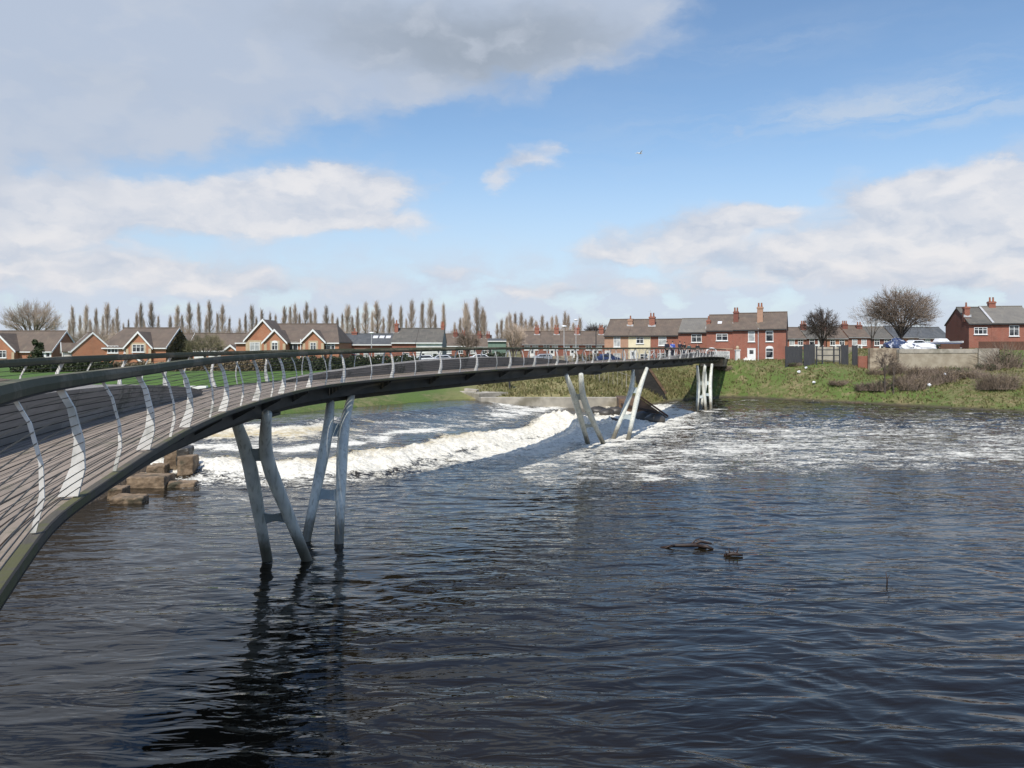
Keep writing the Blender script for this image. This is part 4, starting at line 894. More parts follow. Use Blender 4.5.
pop = [  # clusters: place phrase, then (x, top row, width)
 ('above the far left bungalows', [(70, 318, 1), (74, 303, 1.1), (80, 314, 1), (85, 303, 1.3), (91, 318, 1), (96, 306, .9)]),
 ('above the plain brown gable', [(103, 314, 1), (108, 301, 1.3), (113, 316, 1), (118, 305, 1.1), (124, 322, 1)]),
 ('above the creeper covered house', [(128, 317, .9), (136, 311, 1), (140, 301, 1.1), (146, 317, .9), (153, 299, 1.2), (158, 313, 1)]),
 ('behind the garage row', [(171, 314, 1.1), (177, 303, 1.2), (183, 312, 1), (189, 301, 1.3), (200, 301, 1), (206, 315, 1), (211, 298, 1.2), (218, 310, 1), (223, 303, 1.3), (229, 316, 1)]),
 ('above the left gable of the big house', [(240, 317, 1), (245, 312, 1), (252, 303, 1.2), (257, 315, 1), (262, 306, 1.1), (270, 311, 1), (276, 313, 1)]),
 ('above the long roof of the big house', [(284, 304, 1.2), (290, 303, 1), (295, 302, 1.2), (300, 312, 1), (305, 300, 1.1), (311, 309, 1), (316, 305, 1.1), (325, 304, 1.3), (333, 311, 1.1), (338, 316, 1)]),
 ('above the slate roofed building', [(343, 312, 1), (347, 303, 1.5), (353, 314, 1), (358, 304, 1.1), (366, 300, 1.3), (372, 309, 1), (378, 299, 1.4), (383, 315, 1), (389, 301, 1.2), (394, 316, 1), (400, 304, 1.1)]),
 ('above the white house', [(406, 316, 1), (411, 298, 1.3), (422, 300, 1.1), (431, 297, 1.3), (435, 312, 1), (444, 300, 1)]),
 ('right of the white house', [(455, 321, 1), (460, 316, 1.1), (465, 299, 1.5), (471, 310, 1.2), (477, 296, 1.5), (481, 305, 1.1), (485, 309, 1.3)]),
 ('behind the middle of the bridge', [(497, 322, 1.2), (501, 318, 1.4), (506, 315, 1.2), (510, 311, 1.5), (516, 310, 1.3), (521, 311, 1.4), (526, 318, 1.3), (531, 315, 1.7), (536, 319, 1.4), (541, 313, 1.6)]),
 ('above the distant brown terrace', [(547, 320, 1.3), (552, 314, 1.4), (558, 314, 1.3), (564, 310, 1.2), (568, 313, 1.2), (574, 321, 1.2), (579, 315, 1.4)])]
ordn = ['leftmost', 'second from left', 'third from left', 'fourth from left', 'fifth from left', 'sixth from left', 'seventh from left', 'eighth from left', 'ninth from left', 'tenth from left', 'eleventh from left', 'twelfth from left', 'thirteenth from left']
k = 0
for phrase, lst in pop:
    hs = sorted(q[1] for q in lst)
    for j, (x, yt, ws) in enumerate(lst):
        d = 225+random.uniform(-14, 30); size = 'tall slim' if yt <= hs[0]+1 else ('small' if yt > 310 else 'bare'); pos = ordn[j] if j < len(lst)-1 else 'rightmost'
        place((k*3+j) % 5, x, yt-.5, d, '%s leafless poplar %s, %s' % (size, phrase, pos), PG, 5.0, ws*1.2); 
    k += 1
def tree(name, lab, x, d, ytop, rpx, seed, m, zb=None, bark='bark', **kw):
    """rpx: half width of the crown in picture columns at distance d"""
    zb = gh(wx(x, d), d) if zb is None else zb; h = wz(ytop, d)-zb; tr, cr = crown_tree(h, rpx/F*d, seed, **kw)
    root = thing(name, lab, 'tree', (wx(x, d), d, zb)); tr.build('trunk', M[bark], root, True); cr.build('crown', M[m], root, True); return root
tree('bare_tree', 'large round leafless tree spreading above the white boat and stone wall', 901, 117, 287.5, 36, 21, 'twig', 6.7, limbs=22, subs=9, twigs=10, fine=3, r0=.25, tw=.015, up=.3, bark='twig_dark')
tree('bare_tree', 'pale thin leafless tree left of the large round tree, thinning against the sky', 872, 126, 296, 24, 5, 'twig_pale', 6.5, limbs=10, subs=6, twigs=7, fine=2, r0=.08, tw=.010, up=.5)
tree('bare_tree', 'smaller round leafless tree in front of the back terrace above the dark gate', 821.5, 138, 306.5, 20, 9, 'twig_dark', 5.6, limbs=15, subs=9, twigs=10, fine=3, r0=.18, tw=.018, bark='twig_dark')
tree('bare_tree', 'small round olive twigged tree in front of the garage row', 205, 116, 334, 21, 13, 'twig_olive', None, limbs=14, subs=8, twigs=9, fine=3, r0=.12, tw=.014, trunk=.3)
tree('willow_tree', 'big spreading leafless willow at far left behind the bungalow roofs', 32, 170, 302, 29, 17, 'twig_pale', 4.6, limbs=18, subs=8, twigs=8, fine=3, r0=.34, tw=.018, up=1.3)
tree('bare_tree', 'bushy leafless tree left of the lamp post behind the middle of the bridge', 513, 150, 322, 14, 31, 'twig_pale', 4.7, limbs=12, subs=8, twigs=9, fine=2, r0=.16, tw=.018, up=.9)
tree('bare_tree', 'dense dark leafless tree left of the pinkish terraced house', 597, 185, 322.5, 15, 33, 'twig_dark', 4.9, limbs=16, subs=9, twigs=10, fine=3, r0=.22, tw=.026)
tree('bare_tree', 'low bushy leafless tree in front of the pair of brick houses', 468, 145, 331, 14, 35, 'twig', 4.7, limbs=12, subs=8, twigs=9, fine=2, r0=.14, tw=.018, up=.8)
tree('bare_sapling', 'thin dark twin stemmed sapling standing on the bank in front of the stone wall', 885, 99, 349, 13, 41, 'twig_dark', None, limbs=7, subs=5, twigs=6, fine=2, r0=.10, tw=.013, trunk=.5, cz=.68, bark='twig_dark')
tree('bare_sapling', 'slender brown sapling on the bank just right of the twin stemmed one', 893.5, 98, 351, 9, 43, 'twig', None, limbs=6, subs=4, twigs=6, fine=2, r0=.08, tw=.012, trunk=.5, cz=.68)
base_s = tree('bare_shrub', 'low bare thicket at the foot of the poplars, leftmost, behind the far left bungalows', 100, 205, 330, 26, 71, 'twig_pale', 4.9, limbs=16, subs=8, twigs=8, fine=2, r0=.12, tw=.024, trunk=.12, up=.5)
for x, yt, lab in ((180, 328, 'low bare thicket at the foot of the poplars behind the garage row'), (232, 330, 'low bare thicket left of the three gabled house roof'), (345, 331, 'low bare thicket behind the join of the gabled house and slate building'), (456, 331, 'low bare thicket between the white house and the tall right poplars'), (528, 328, 'low bare thicket among the poplars behind the middle of the bridge'), (558, 327, 'low bare thicket above the roof of the distant brown terrace')):
    o = copy_tree(base_s); o.location = (wx(x, 205), 205, 4.9); o.rotation_euler[2] = x; s_ = (wz(yt, 205)-4.9)/(wz(330, 205)-4.9); o.scale = (.8, .8, s_); o['label'] = lab
for o in [base_s]+[q for q in bpy.data.objects if q.name.startswith('bare_shrub.')]: o['group'] = 'bare thickets under the poplars'; o['category'] = 'shrub'
def leaf_volume(mb, c, r, n, size, rs, surf=.35):
    for _ in range(n):
        while True:
            v = Vector((rs.uniform(-1, 1), rs.uniform(-1, 1), rs.uniform(-1, 1)))
            if surf < v.length < 1: break
        p = Vector((c[0]+v.x*r[0], c[1]+v.y*r[1], c[2]+v.z*r[2])); s = size*rs.uniform(.6, 1.4)
        a = Vector((rs.gauss(0, 1), rs.gauss(0, 1), rs.gauss(0, 1))).normalized(); b = a.cross(Vector((rs.gauss(0, 1), rs.gauss(0, 1), rs.gauss(0, 1)))).normalized()
        mb.add([p-a*s, p+b*s*.6, p+a*s, p-b*s*.6], [(0, 1, 2, 3)])
# dark conifer in front of the first bungalow
d = 118; z = gh(wx(37, d), d); ro = thing('conifer_tree', 'small dark green conifer standing in front of the far left bungalow', 'tree', (wx(37, d), d, z))
mb = MB(); mb.tube([(0, 0, -.2), (0, 0, 3.6)], [.12, .03], 6); mb.build('trunk', M['bark'], ro, True); mb = MB(); rs = random.Random(3)
for k in range(7): leaf_volume(mb, (rs.gauss(0, .35), rs.gauss(0, .3), .9+k*.42), (1.25-.14*k, 1.1-.12*k, .5), 260, .13, rs, 0)
mb.build('crown', M['hedge'], ro, True)
# creeper on the right gable of the ivy house
mb = MB(); rs = random.Random(4); X1 = wx(166, 124); 
for _ in range(5200):
    yy = rs.uniform(0, 9.5); zt = lz(346.5, 124, ZG)+(lz(328, 128.5, ZG)-lz(346.5, 124, ZG))*(1-abs(yy-4.75)/4.75); zz = rs.uniform(-.3, max(zt-.25, .2))
    p = Vector((X1+.12+rs.random()*.22, 124+yy, ZG+zz)); s = rs.uniform(.09, .2); a = Vector((rs.gauss(0, .4), rs.gauss(0, 1), rs.gauss(0, 1))).normalized(); b = a.cross(Vector((1, rs.gauss(0, .6), rs.gauss(0, .6)))).normalized()
    mb.add([p-a*s, p+b*s, p+a*s, p-b*s], [(0, 1, 2, 3)])
tag(mb.build('creeper', M['ivy']), 'brown creeper covering the right gable wall of the single gabled brick house', 'climbing plant')
# hedges along the lawn
def hedge(x0, x1, d, ytop, m, lab, dep=1.6, n=None, zb=None, group='hedges along the lawn'):
    X0, X1 = wx(x0, d), wx(x1, d); zb = gh((X0+X1)/2, d)-.1 if zb is None else zb; zt = wz(ytop, d); L = X1-X0; rs = random.Random(int(x0*7+d)); mb = MB()
    nx = max(int(L/.6), 3); prev = None
    for i in range(nx):
        xa = X0+L*i/nx; k = rs.uniform(.8, 1.05); mb.blob((xa+L/nx/2, d+dep/2, zb+(zt-zb)*.45), (L/nx*.8, dep*.45, (zt-zb)*.48*k), .1, 8, 6, rs)
    N = n or int(L*260)
    for _ in range(N):
        xx = rs.uniform(X0, X1); f = rs.random(); bump_ = .12*math.sin(xx*2.1)+.1*math.sin(xx*5.3+1)
        if f < .55: p = Vector((xx, d+rs.uniform(-.12, .15), rs.uniform(zb, zt+bump_)))
        else: p = Vector((xx, d+rs.uniform(0, dep), zt+bump_+rs.gauss(-.05, .12)))
        s = rs.uniform(.07, .15); a = Vector((rs.gauss(0, 1), rs.gauss(0, 1), rs.gauss(0, 1))).normalized(); b = a.cross(Vector((rs.gauss(0, 1), rs.gauss(0, 1), rs.gauss(0, 1)))).normalized()
        mb.add([p-a*s, p+b*s, p+a*s, p-b*s], [(0, 1, 2, 3)])
    mb.v = [(a-(X0+X1)/2, b-d, c-zb) for a, b, c in mb.v]; o = mb.build('hedge', M[m]); o.location = ((X0+X1)/2, d, zb); return tag(o, lab, 'hedge', group)
hedge(10, 52, 96, 363, 'hedge', 'dark clipped hedge at far left below the conifer')
hedge(53, 108, 97, 362, 'hedge', 'dark green hedge below the plain brown gable')
hedge(110, 178, 99, 364, 'bramble', 'brownish hedge below the creeper covered house')
hedge(180, 268, 100, 361, 'bramble', 'brown hedge below the garage row and bare tree')
hedge(268, 344, 101, 358.5, 'hedge', 'dark green hedge below the three gabled house')
hedge(345, 420, 102, 357.5, 'hedge', 'dark green hedge below the slate roofed building')
hedge(483, 506, 120, 354, 'hedge', 'short dark green hedge below the green shed')
hedge(575, 600, 118, 355.5, 'bramble', 'low brown hedge behind the railing left of the pinkish house')
hedge(421, 482, 118, 357, 'hedge', 'low dark hedge behind the parked white cars')
solid('rubble_wall', [(wx(553, 112), 112, 4.4), (wx(573, 112), 112, 4.4), (wx(573, 112), 112.5, 4.4), (wx(553, 112), 112.5, 4.4)], (0, 0, 1.5), M['rubble'], 'short rough stone wall behind the railing left of the brown hedge', 'wall', jit=.05)
def scrub(x, y, d, w, h, seed, kind, lab, n=600, cat='shrub'):
    X = wx(x, d); z = gh(X, d); rs = random.Random(seed); ro = thing('shrub', lab, cat, (X, d, z-.05), 0, 'scrub on the right bank'); st = MB(); lf = MB()
    for _ in range(n):
        a = rs.uniform(0, 6.283); r = w*math.sqrt(rs.random())*.8; p = Vector((math.cos(a)*r, math.sin(a)*r*.7, -.05)); e = p+Vector((rs.gauss(0, .35*h)+math.cos(a)*.3, rs.gauss(0, .3*h), h*rs.uniform(.35, 1.05)*(1-.5*(r/w)**2)))
        m = p.lerp(e, .5)+Vector((rs.gauss(0, .1), rs.gauss(0, .1), .12*h)); st.tube([p, m, e], [.022, .015, .007], 3, cap=False)
    for _ in range(5):
        a = rs.uniform(0, 6.283); q = rs.uniform(.1, .75)*w; leaf_volume(lf, (math.cos(a)*q, math.sin(a)*q*.7, h*rs.uniform(.2, .45)), (w*rs.uniform(.25, .5), w*.35, h*rs.uniform(.2, .5)), n//3, .075, rs, .1)
    st.build('stems', M['twig'], ro, True); lf.build('leaves', M[kind], ro, True); return ro
scr = [(866, 372, 101, 1.6, 1.0, 'hedge', 'dark green low shrub below the short red brick wall'), (880, 374, 100, 1.5, 1.2, 'hedge', 'dark bush around the foot of the twin saplings'),
       (913, 378, 98, 2.2, 1.7, 'bramble', 'brown bramble heap right of the saplings, leftmost of the bramble heaps'), (930, 376, 99, 2.2, 1.9, 'bramble', 'brown bramble heap with white litter in the middle of the bank'),
       (948, 376, 99, 2.0, 1.6, 'bramble', 'dense brown bramble heap left of the bright green mound'), (962, 369, 102, 2.6, 1.5, 'green_leaf', 'bright green ivy mound against the foot of the stone wall'),
       (975, 376, 98, 2.0, 1.3, 'bramble', 'low straw coloured bramble below the bright green mound'), (990, 385, 93, 1.8, 1.6, 'bramble', 'rust brown shrub near the water at the right edge'),
       (1004, 386, 92, 2.0, 2.2, 'bramble', 'tall rust brown shrub at the right edge of the bank'), (988, 369, 103, 1.8, 1.1, 'hedge', 'dark shadowy bush below the concrete pier'),
       (1007, 358, 105, 2.6, 3.6, 'hedge', 'large dark evergreen bush covering the right end of the wall'), (724, 366, 116, 1.0, .7, 'hedge', 'small dark bush on the grass right of the bridge end'),
       (857, 377, 99, 1.4, .8, 'bramble', 'low dead brown plants in the grass below the gate'), (795, 368, 113, 1.0, .5, 'green_leaf', 'small green clump on the grass below the dark board fence'),
       (896, 358, 104.5, 1.2, 1.8, 'bramble', 'straggling bush against the left end of the stone wall'),
       (920, 370, 102, 2.0, 1.5, 'bramble', 'brown scrub close under the left half of the stone wall'), (938, 369, 103, 1.8, 1.3, 'bramble', 'brown scrub close under the middle of the stone wall'),
       (905, 372, 100, 1.6, 1.4, 'bramble', 'tangled brown scrub just right of the slender sapling'), (840, 374, 104, 1.5, .7, 'bramble', 'low brown weeds on the grass below the open rail fence'), (877, 361, 106.5, 1.4, 1.2, 'bramble', 'brown weeds hiding the foot of the rubble wall')]
for k, (x, y, d, w, h, kd, lab) in enumerate(scr): scrub(x, y, d, w*1.0, h*random.uniform(.7, 1.35), 60+k, kd, lab, 400)
# rough grass
def tufts(n, xr, yr, hgt, seed, name, lab, cond, m='tuft'):
    r = np.random.default_rng(seed); X = r.uniform(*xr, n); Y = r.uniform(*yr, n); ok = cond(X, Y); X, Y = X[ok], Y[ok]; Z = ground_h(X, Y); mb = MB(); rs = random.Random(seed)
    k = fbm(X*.3, Y*.3, 3)
    for x, y, z, q in zip(X, Y, Z, k):
        s = hgt*(.7+.6*q+rs.uniform(-.2, .4)); 
        if s < .05: continue
        for _ in range(3):
            a = rs.uniform(0, 6.283); c, sn = math.cos(a), math.sin(a); lx, ly = rs.gauss(0, .4)*s, rs.gauss(0, .4)*s; w = rs.uniform(.05, .10)
            mb.add([(x-c*w, y-sn*w, z-.03), (x+c*w, y+sn*w, z-.03), (x+lx+c*.02, y+ly+sn*.02, z+s)], [(0, 1, 2)])
    tag(mb.build(name, M[m]), lab, 'grass', kind='stuff')
def onbank(X, Y):
    d = pl_dist(X, Y, RIVER, True); return (~inside(X, Y, RIVER)) & (d < 26) & (d > .4)
tufts(26000, (14, 72), (78, 130), .30, 5, 'rough_grass', 'rough straw and green grass tufts on the far river bank', onbank)
tufts(14000, (-4, 26), (82, 122), .42, 6, 'dry_grass', 'pale dry grass on the slope below the picket fence', onbank)

# ------------------------------------------------------------------ fences, walls, gates on the far bank
def fence_line(name, lab, pts, hh, sp, m, cat='fence', thick=.035, rails=(.2, .85)):
    """palisade: posts, rails and a panel of pickets following the ground"""
    ro = thing(name, lab, cat, (pts[0][0], pts[0][1], gh(*pts[0]))); pk = MB(); rl = MB(); P = [Vector((a, b, 0)) for a, b in pts]; posts_ = []
    L = [0]
    for a, b in zip(P, P[1:]): L.append(L[-1]+(b-a).length)
    def atl(s):
        for i in range(len(P)-1):
            if s <= L[i+1]: q = P[i].lerp(P[i+1], (s-L[i])/(L[i+1]-L[i])); q.z = gh(q.x, q.y); return q
        q = P[-1].copy(); q.z = gh(q.x, q.y); return q
    n = int(L[-1]/sp); pr = None
    for i in range(n+1):
        q = atl(i*sp)
        if i % 6 == 0:
            mb = MB(); mb.box(q.x-.05, q.x+.05, q.y+.04, q.y+.14, q.z-.3, q.z+hh); mb.build('post', M[m], ro)
        pk.box(q.x-thick/2, q.x+thick/2, q.y-.02, q.y, q.z+.05, q.z+hh+.12)
        if pr is not None:
            for f in rails:
                rl.prism([pr+Vector((0, .002, hh*f)), q+Vector((0, .002, hh*f)), q+Vector((0, .002, hh*f+.05)), pr+Vector((0, .002, hh*f+.05))], (0, .035, 0))
        pr = q
    pk.build('picket_panel', M[m], ro); rl.build('rail', M[m], ro); return ro
M['fence_steel'] = noisy('fence_steel', (.34, .32, .26), (.24, .22, .18), 3, .6)
M['fence_steel_dark'] = noisy('fence_steel_dark', (.10, .10, .09), (.07, .07, .065), 3, .6)
fence_line('picket_fence', 'thin pale metal picket fence on the dry grass slope under the bridge', [(wx(480, 92), 92), (wx(560, 93.5), 93.5), (wx(636, 97), 97)], 2.1, .62, 'fence_steel', rails=(.93,))
fence_line('picket_fence', 'thin metal picket fence running up the green bank right of the dark triangular wall', [(wx(660, 111), 113), (wx(694, 117), 117.5)], 1.7, .62, 'fence_steel', rails=(.93,))
fence_line('railing_fence', 'dark railing on the road edge above the bank, left of the rough stone wall', [(wx(531, 110), 110), (wx(553, 110), 110)], 1.2, .3, 'fence_steel_dark', thick=.03)
# marker post with two white discs
d = 86; X = wx(509.5, d); z = gh(X, d); ro = thing('marker_post', 'dark river marker post with two white round plates on the bank under the bridge', 'marker post', (X, d, z))
mb = MB(); mb.box(-.1, .1, -.1, .1, -.3, 2.6); mb.build('post', M['black'], ro, True)
for zz in (2.55, 1.75):
    mb = MB(); mb.tube([(0, -.14, zz), (0, -.105, zz)], .3, 16); mb.build('plate', M['white'], ro, True)
def boards(name, lab, x0, x1, d, ytop, ybot, m, cat='fence', nb=None, ps=True):
    X0, X1 = wx(x0, d), wx(x1, d); z0, z1 = wz(ybot, d), wz(ytop, d); ro = thing(name, lab, cat, ((X0+X1)/2, d, z0)); w = X1-X0; n = nb or max(int(w/.16), 2); mb = MB()
    for i in range(n): xa = -w/2+w*i/n; mb.box(xa+.006, xa+w/n-.006, 0, .03, -.6, z1-z0+random.uniform(-.03, .03))
    mb.build('board_panel', M[m], ro, True)
    for xx in (-w/2+.05, w/2-.05):
        p = MB(); p.box(xx-.06, xx+.06, .032, .16, -.8, z1-z0+.06); p.build('post', M[m], ro, True)
    return ro
boards('board_fence', 'dark grey board fence joined to the end terrace house', 785.5, 802.5, 113, 346.5, 362.5, 'darkwood')
boards('board_gate', 'tall dark double board gate left of the open rail fence', 804, 815, 112.5, 344.5, 362.5, 'darkwood', 'gate')
d = 112; X0, X1 = wx(816.5, d), wx(840.5, d); z0 = wz(362.5, d); ro = thing('rail_fence', 'open dark rail fence with three bars between the two board gates', 'fence', ((X0+X1)/2, d, z0)); w = (X1-X0)/2
for zz in (.15, .95, 1.75): mb = MB(); mb.box(-w, w, 0, .06, zz, zz+.13); mb.build('rail', M['darkwood'], ro, True)
for xx in (-w+.06, -w+.9, w-.9, w-.06): mb = MB(); mb.box(xx-.09, xx+.09, .062, .2, -.8, 2.35); mb.build('post', M['darkwood'], ro, True)
boards('board_gate', 'dark board gate leaf right of the open rail fence', 841.5, 848.5, 112, 345, 363, 'darkwood', 'gate')
boards('board_gate', 'rightmost narrow dark board gate leaf beside the low red brick wall', 852.5, 857.8, 111.5, 345.5, 363, 'darkwood', 'gate')
solid('yard_wall', [(wx(812, 121), 121, 4.2), (wx(858, 121), 121, 4.2), (wx(858, 121), 121.3, 4.2), (wx(812, 121), 121.3, 4.2)], (0, 0, wz(347, 121)-4.2), M['concrete'], 'pale concrete yard wall seen through the open rail fence', 'wall')
solid('brick_wall', [(wx(858.5, 110), 110, 3.8), (wx(872.5, 110), 110, 3.8), (wx(872.5, 110), 110.3, 3.8), (wx(858.5, 110), 110.3, 3.8)], (0, 0, wz(356, 110)-3.8), M['brick_red'], 'short red brick wall between the board gate and the rubble wall', 'wall', bevel=.02)
solid('rubble_wall', [(wx(872, 108), 108.6, 3.7), (wx(899, 108), 107.8, 3.7), (wx(899, 108), 108.6, 3.7), (wx(872, 108), 109.3, 3.7)], (0, 0, wz(348.5, 108)-3.7), M['rubble'], 'crumbling rubble wall behind the twin saplings', 'wall', jit=.06)
d = 107; ro = thing('stone_retaining_wall', 'long pale stone retaining wall below the white boat', 'wall', (wx(936, d), d, 4))
mb = MB(); mb.box(wx(899.2, d), wx(977.5, d), d, d+.7, 3.2, wz(353.2, d)); mb.build('wall_face', M['pale_stone_wall'], ro, bevel=.03)
mb = MB(); mb.box(wx(899.2, d), wx(977.5, d), d-.06, d+.75, wz(353.2, d)+.004, wz(349, d)); mb.build('coping', M['concrete'], ro, bevel=.03)
solid('wall_pier', [(wx(978, d), d-.25, 3.2), (wx(998, d), d-.35, 3.2), (wx(998, d), d+.8, 3.2), (wx(978, d), d+.8, 3.2)], (0, 0, wz(348.5, d)-3.2), M['concrete'], 'broad pale concrete pier at the right end of the stone retaining wall', 'wall')
solid('brown_fence_panel', [(wx(979, 109.5), 109.5, 6), (wx(1030, 109.5), 109.5, 6), (wx(1030, 109.5), 109.6, 6), (wx(979, 109.5), 109.6, 6)], (0, 0, wz(341.5, 109.5)-6), M['brownwood'], 'brown board fence in front of the right hand pair of houses', 'fence', bevel=0)
solid('brown_fence_panel', [(wx(941, 109.6), 109.6, 6), (wx(960, 109.6), 109.6, 6), (wx(960, 109.6), 109.7, 6), (wx(941, 109.6), 109.7, 6)], (0, 0, wz(343.8, 109.5)-6), M['brownwood'], 'short brown fence panel under the bow of the white boat', 'fence', bevel=0)
# white yard pieces in front of the taller terrace
def gpost(x, d, ytop, ybot, w, lab, ball=True):
    X = wx(x, d); z0, z1 = wz(ybot, d), wz(ytop, d); ro = thing('gatepost', lab, 'gatepost', (X, d, z0), 0); mb = MB(); mb.box(-w/2, w/2, -w/2, w/2, -.4, z1-z0); mb.box(-w/2-.08, w/2+.08, -w/2-.08, w/2+.08, z1-z0+.002, z1-z0+.14); mb.build('pillar', M['white_render'], ro, True)
    if ball: mb = MB(); mb.blob((0, 0, z1-z0+.42), (.26, .26, .3), 0, 10, 8); mb.build('finial', M['stone_quoin'], ro, True, smooth=True)
gpost(737.5, 119, 350.5, 362.3, .62, 'white gatepost with stone finial left of the white door')
gpost(782, 119, 349.5, 361.5, .52, 'white gatepost at the right end of the taller terrace', False)
def steps(x0, x1, d, ytop, ybot, lab, flip=False):
    X0, X1 = wx(x0, d), wx(x1, d); z0, z1 = wz(ybot, d), wz(ytop, d); mb = MB(); n = 4
    for k in range(n):
        f = k/n*.42; mb.box(X0+(X1-X0)*(f if not flip else f), X1-(X1-X0)*(0 if flip else f), d+k*.18, d+1.0, z0-.4 if k == 0 else z0+(z1-z0)*k/n, z0+(z1-z0)*(k+1)/n-.003)
    c = ((X0+X1)/2, d, z0); mb.v = [(a-c[0], b-c[1], e-c[2]) for a, b, e in mb.v]; o = mb.build('steps', M['white_render']); o.location = c; tag(o, lab, 'steps')
steps(741, 758, 119.5, 357.2, 362.3, 'white stepped yard wall below the white door')
steps(774, 780.5, 119.3, 355.5, 361.8, 'small white steps beside the right end gatepost', True)
# hoop at the bridge end
d = 112; X = wx(711.5, d); z = wz(358.5, d); ro = thing('hoop_barrier', 'white arched hoop barrier standing at the far end of the bridge', 'barrier', (X, d, z))
mb = MB(); pts = [(-.75, 0, 0), (-.75, 0, .9)]+[(-.75*math.cos(math.pi*k/10), 0, .9+.55*math.sin(math.pi*k/10)) for k in range(1, 10)]+[(.75, 0, .9), (.75, 0, 0)]; mb.tube(pts, .13, 8); mb.build('hoop', M['white'], ro, True, smooth=True)
mb = MB(); mb.box(-.45, .45, .02, .06, .55, 1.0); mb.build('plate', M['black'], ro, True)

# ------------------------------------------------------------------ lamp posts and poles
def lamp(x, d, ytop, lab, m='lead', arm=.0, zb=4.7, head=True, r=.07):
    X = wx(x, d); h = wz(ytop, d)-zb; ro = thing('lamp_post' if head else 'pole', lab, 'lamp post' if head else 'pole', (X, d, zb)); mb = MB(); mb.tube([(0, 0, -.3), (0, 0, .9), (0, 0, .95), (0, 0, h)], [r*1.6, r*1.6, r, r*.7], 8); mb.build('column', M[m], ro, True)
    if head:
        mb = MB(); mb.blob((arm, 0, h+.02), (.45, .2, .16), 0, 10, 6); mb.build('lantern', M['lamp_glass'], ro, True, smooth=True)
lamp(564, 115, 326.5, 'pale street lamp with bright head left of the pinkish terraced house')
lamp(371.5, 128, 333, 'slim street lamp in front of the low slate roofed building', zb=4.4)
lamp(576, 150, 320, 'thin grey street lamp in front of the distant brown terrace', zb=4.7, head=True)
lamp(596, 92, 322.5, 'tall thin dark pole standing against the left end of the terrace', 'black', zb=4.2, head=False, r=.06)
lamp(509, 150, 310, 'very slim pale pole among the bare trees behind the bridge', head=False, r=.06)
lamp(897.5-71, 140, 313, 'dark wooden pole rising through the smaller round bare tree', 'bark', zb=5.5, head=False, r=.09)

# ------------------------------------------------------------------ cars, boat
def car(x, d, zb, m, lab, rz=0, L=4.2, Hh=1.45, W=1.7, van=False):
    ro = thing('parked_car', lab, 'car', (wx(x, d), d, zb), rz, 'cars parked beyond the bridge'); h = Hh
    prof = [(-.5, .28), (-.5, .62), (-.44, .74), (-.36, .78), (-.24, .98), (.12, 1.0), (.26, .70), (.46, .60), (.5, .48), (.5, .28)] if not van else [(-.5, .2), (-.5, .9), (-.46, 1), (.2, 1), (.34, .66), (.47, .58), (.5, .45), (.5, .2)]
    b = MB(); pts = [(a*L, z*h) for a, z in prof]; n = len(pts); vs = []; fs = []
    for yy, k in ((-W/2, .0), (-W/2+.08, 0), (W/2-.08, 0), (W/2, 0)):
        for a, z in pts:
            tum = .16*max(0, (z-.62*h)/(.38*h)); y2 = yy*(1-tum/W*2) ; ins = .97 if abs(yy) > W/2-.01 else 1
            vs.append((a*ins, y2, z if ins == 1 else .28*h+(z-.28*h)*.97))
    for j in range(3):
        for k in range(n): fs.append((j*n+k, (j+1)*n+k, (j+1)*n+(k+1) % n, j*n+(k+1) % n))
    fs += [tuple(range(n)), tuple(range(3*n, 4*n))[::-1]]; b.add(vs, fs); b.build('body', M[m], ro, True, smooth=False)
    g = MB()
    for s in (-1, 1):
        yy = s*(W/2-.07); q = [(-.30, .72), (-.22, .93), (.10, .94), (.21, .72)]
        poly = [(a*L, yy*(1-.2*max(0, (z-.62)/.38)/W)+s*.045, z*h) for a, z in q]; g.prism(poly, (0, -s*.03, 0))
    g.build('side_window', M['glass'], ro, True)
    ws = MB(); ws.prism([(.135*L, -W*.38, .975*h), (.135*L, W*.38, .975*h), (.262*L, W*.42, .715*h), (.262*L, -W*.42, .715*h)], (.03, 0, .02)); ws.build('windscreen', M['glass'], ro, True)
    for a in (-.31, .30):
        for s in (-1, 1):
            w = MB(); w.tube([(a*L, s*(W/2-.16), .31), (a*L, s*(W/2+.02), .31)], .31, 14); wo = w.build('wheel', M['rubber'], ro, True); r_ = MB(); r_.tube([(a*L, s*(W/2+.021), .31), (a*L, s*(W/2+.03), .31)], .19, 12); r_.build('rim', M['lead'], wo, True)
    for s in (-1, 1):
        w = MB(); w.box(.487*L, .503*L, s*W*.38-.16, s*W*.38+.16, .5*h, .58*h); w.build('headlight', M['lamp_glass'], ro, True)
car(408, 108, 4.55, 'car_white', 'white car parked leftmost, seen between the railings below the white house')
car(427, 112, 4.6, 'car_white', 'white car with pale roof parked second from left below the brick houses', .1)
car(445, 114, 4.6, 'car_silver', 'silver car parked right of the two white cars', -.05)
car(482, 118, 4.65, 'car_white', 'white car parked beside the short hedge below the green shed', .05)
car(606, 119, 4.7, 'car_blue', 'dark blue car parked at the left foot of the pinkish house', .5)
car(546, 120, 4.7, 'car_silver', 'silver car parked behind the dark railing below the distant terrace', 0)
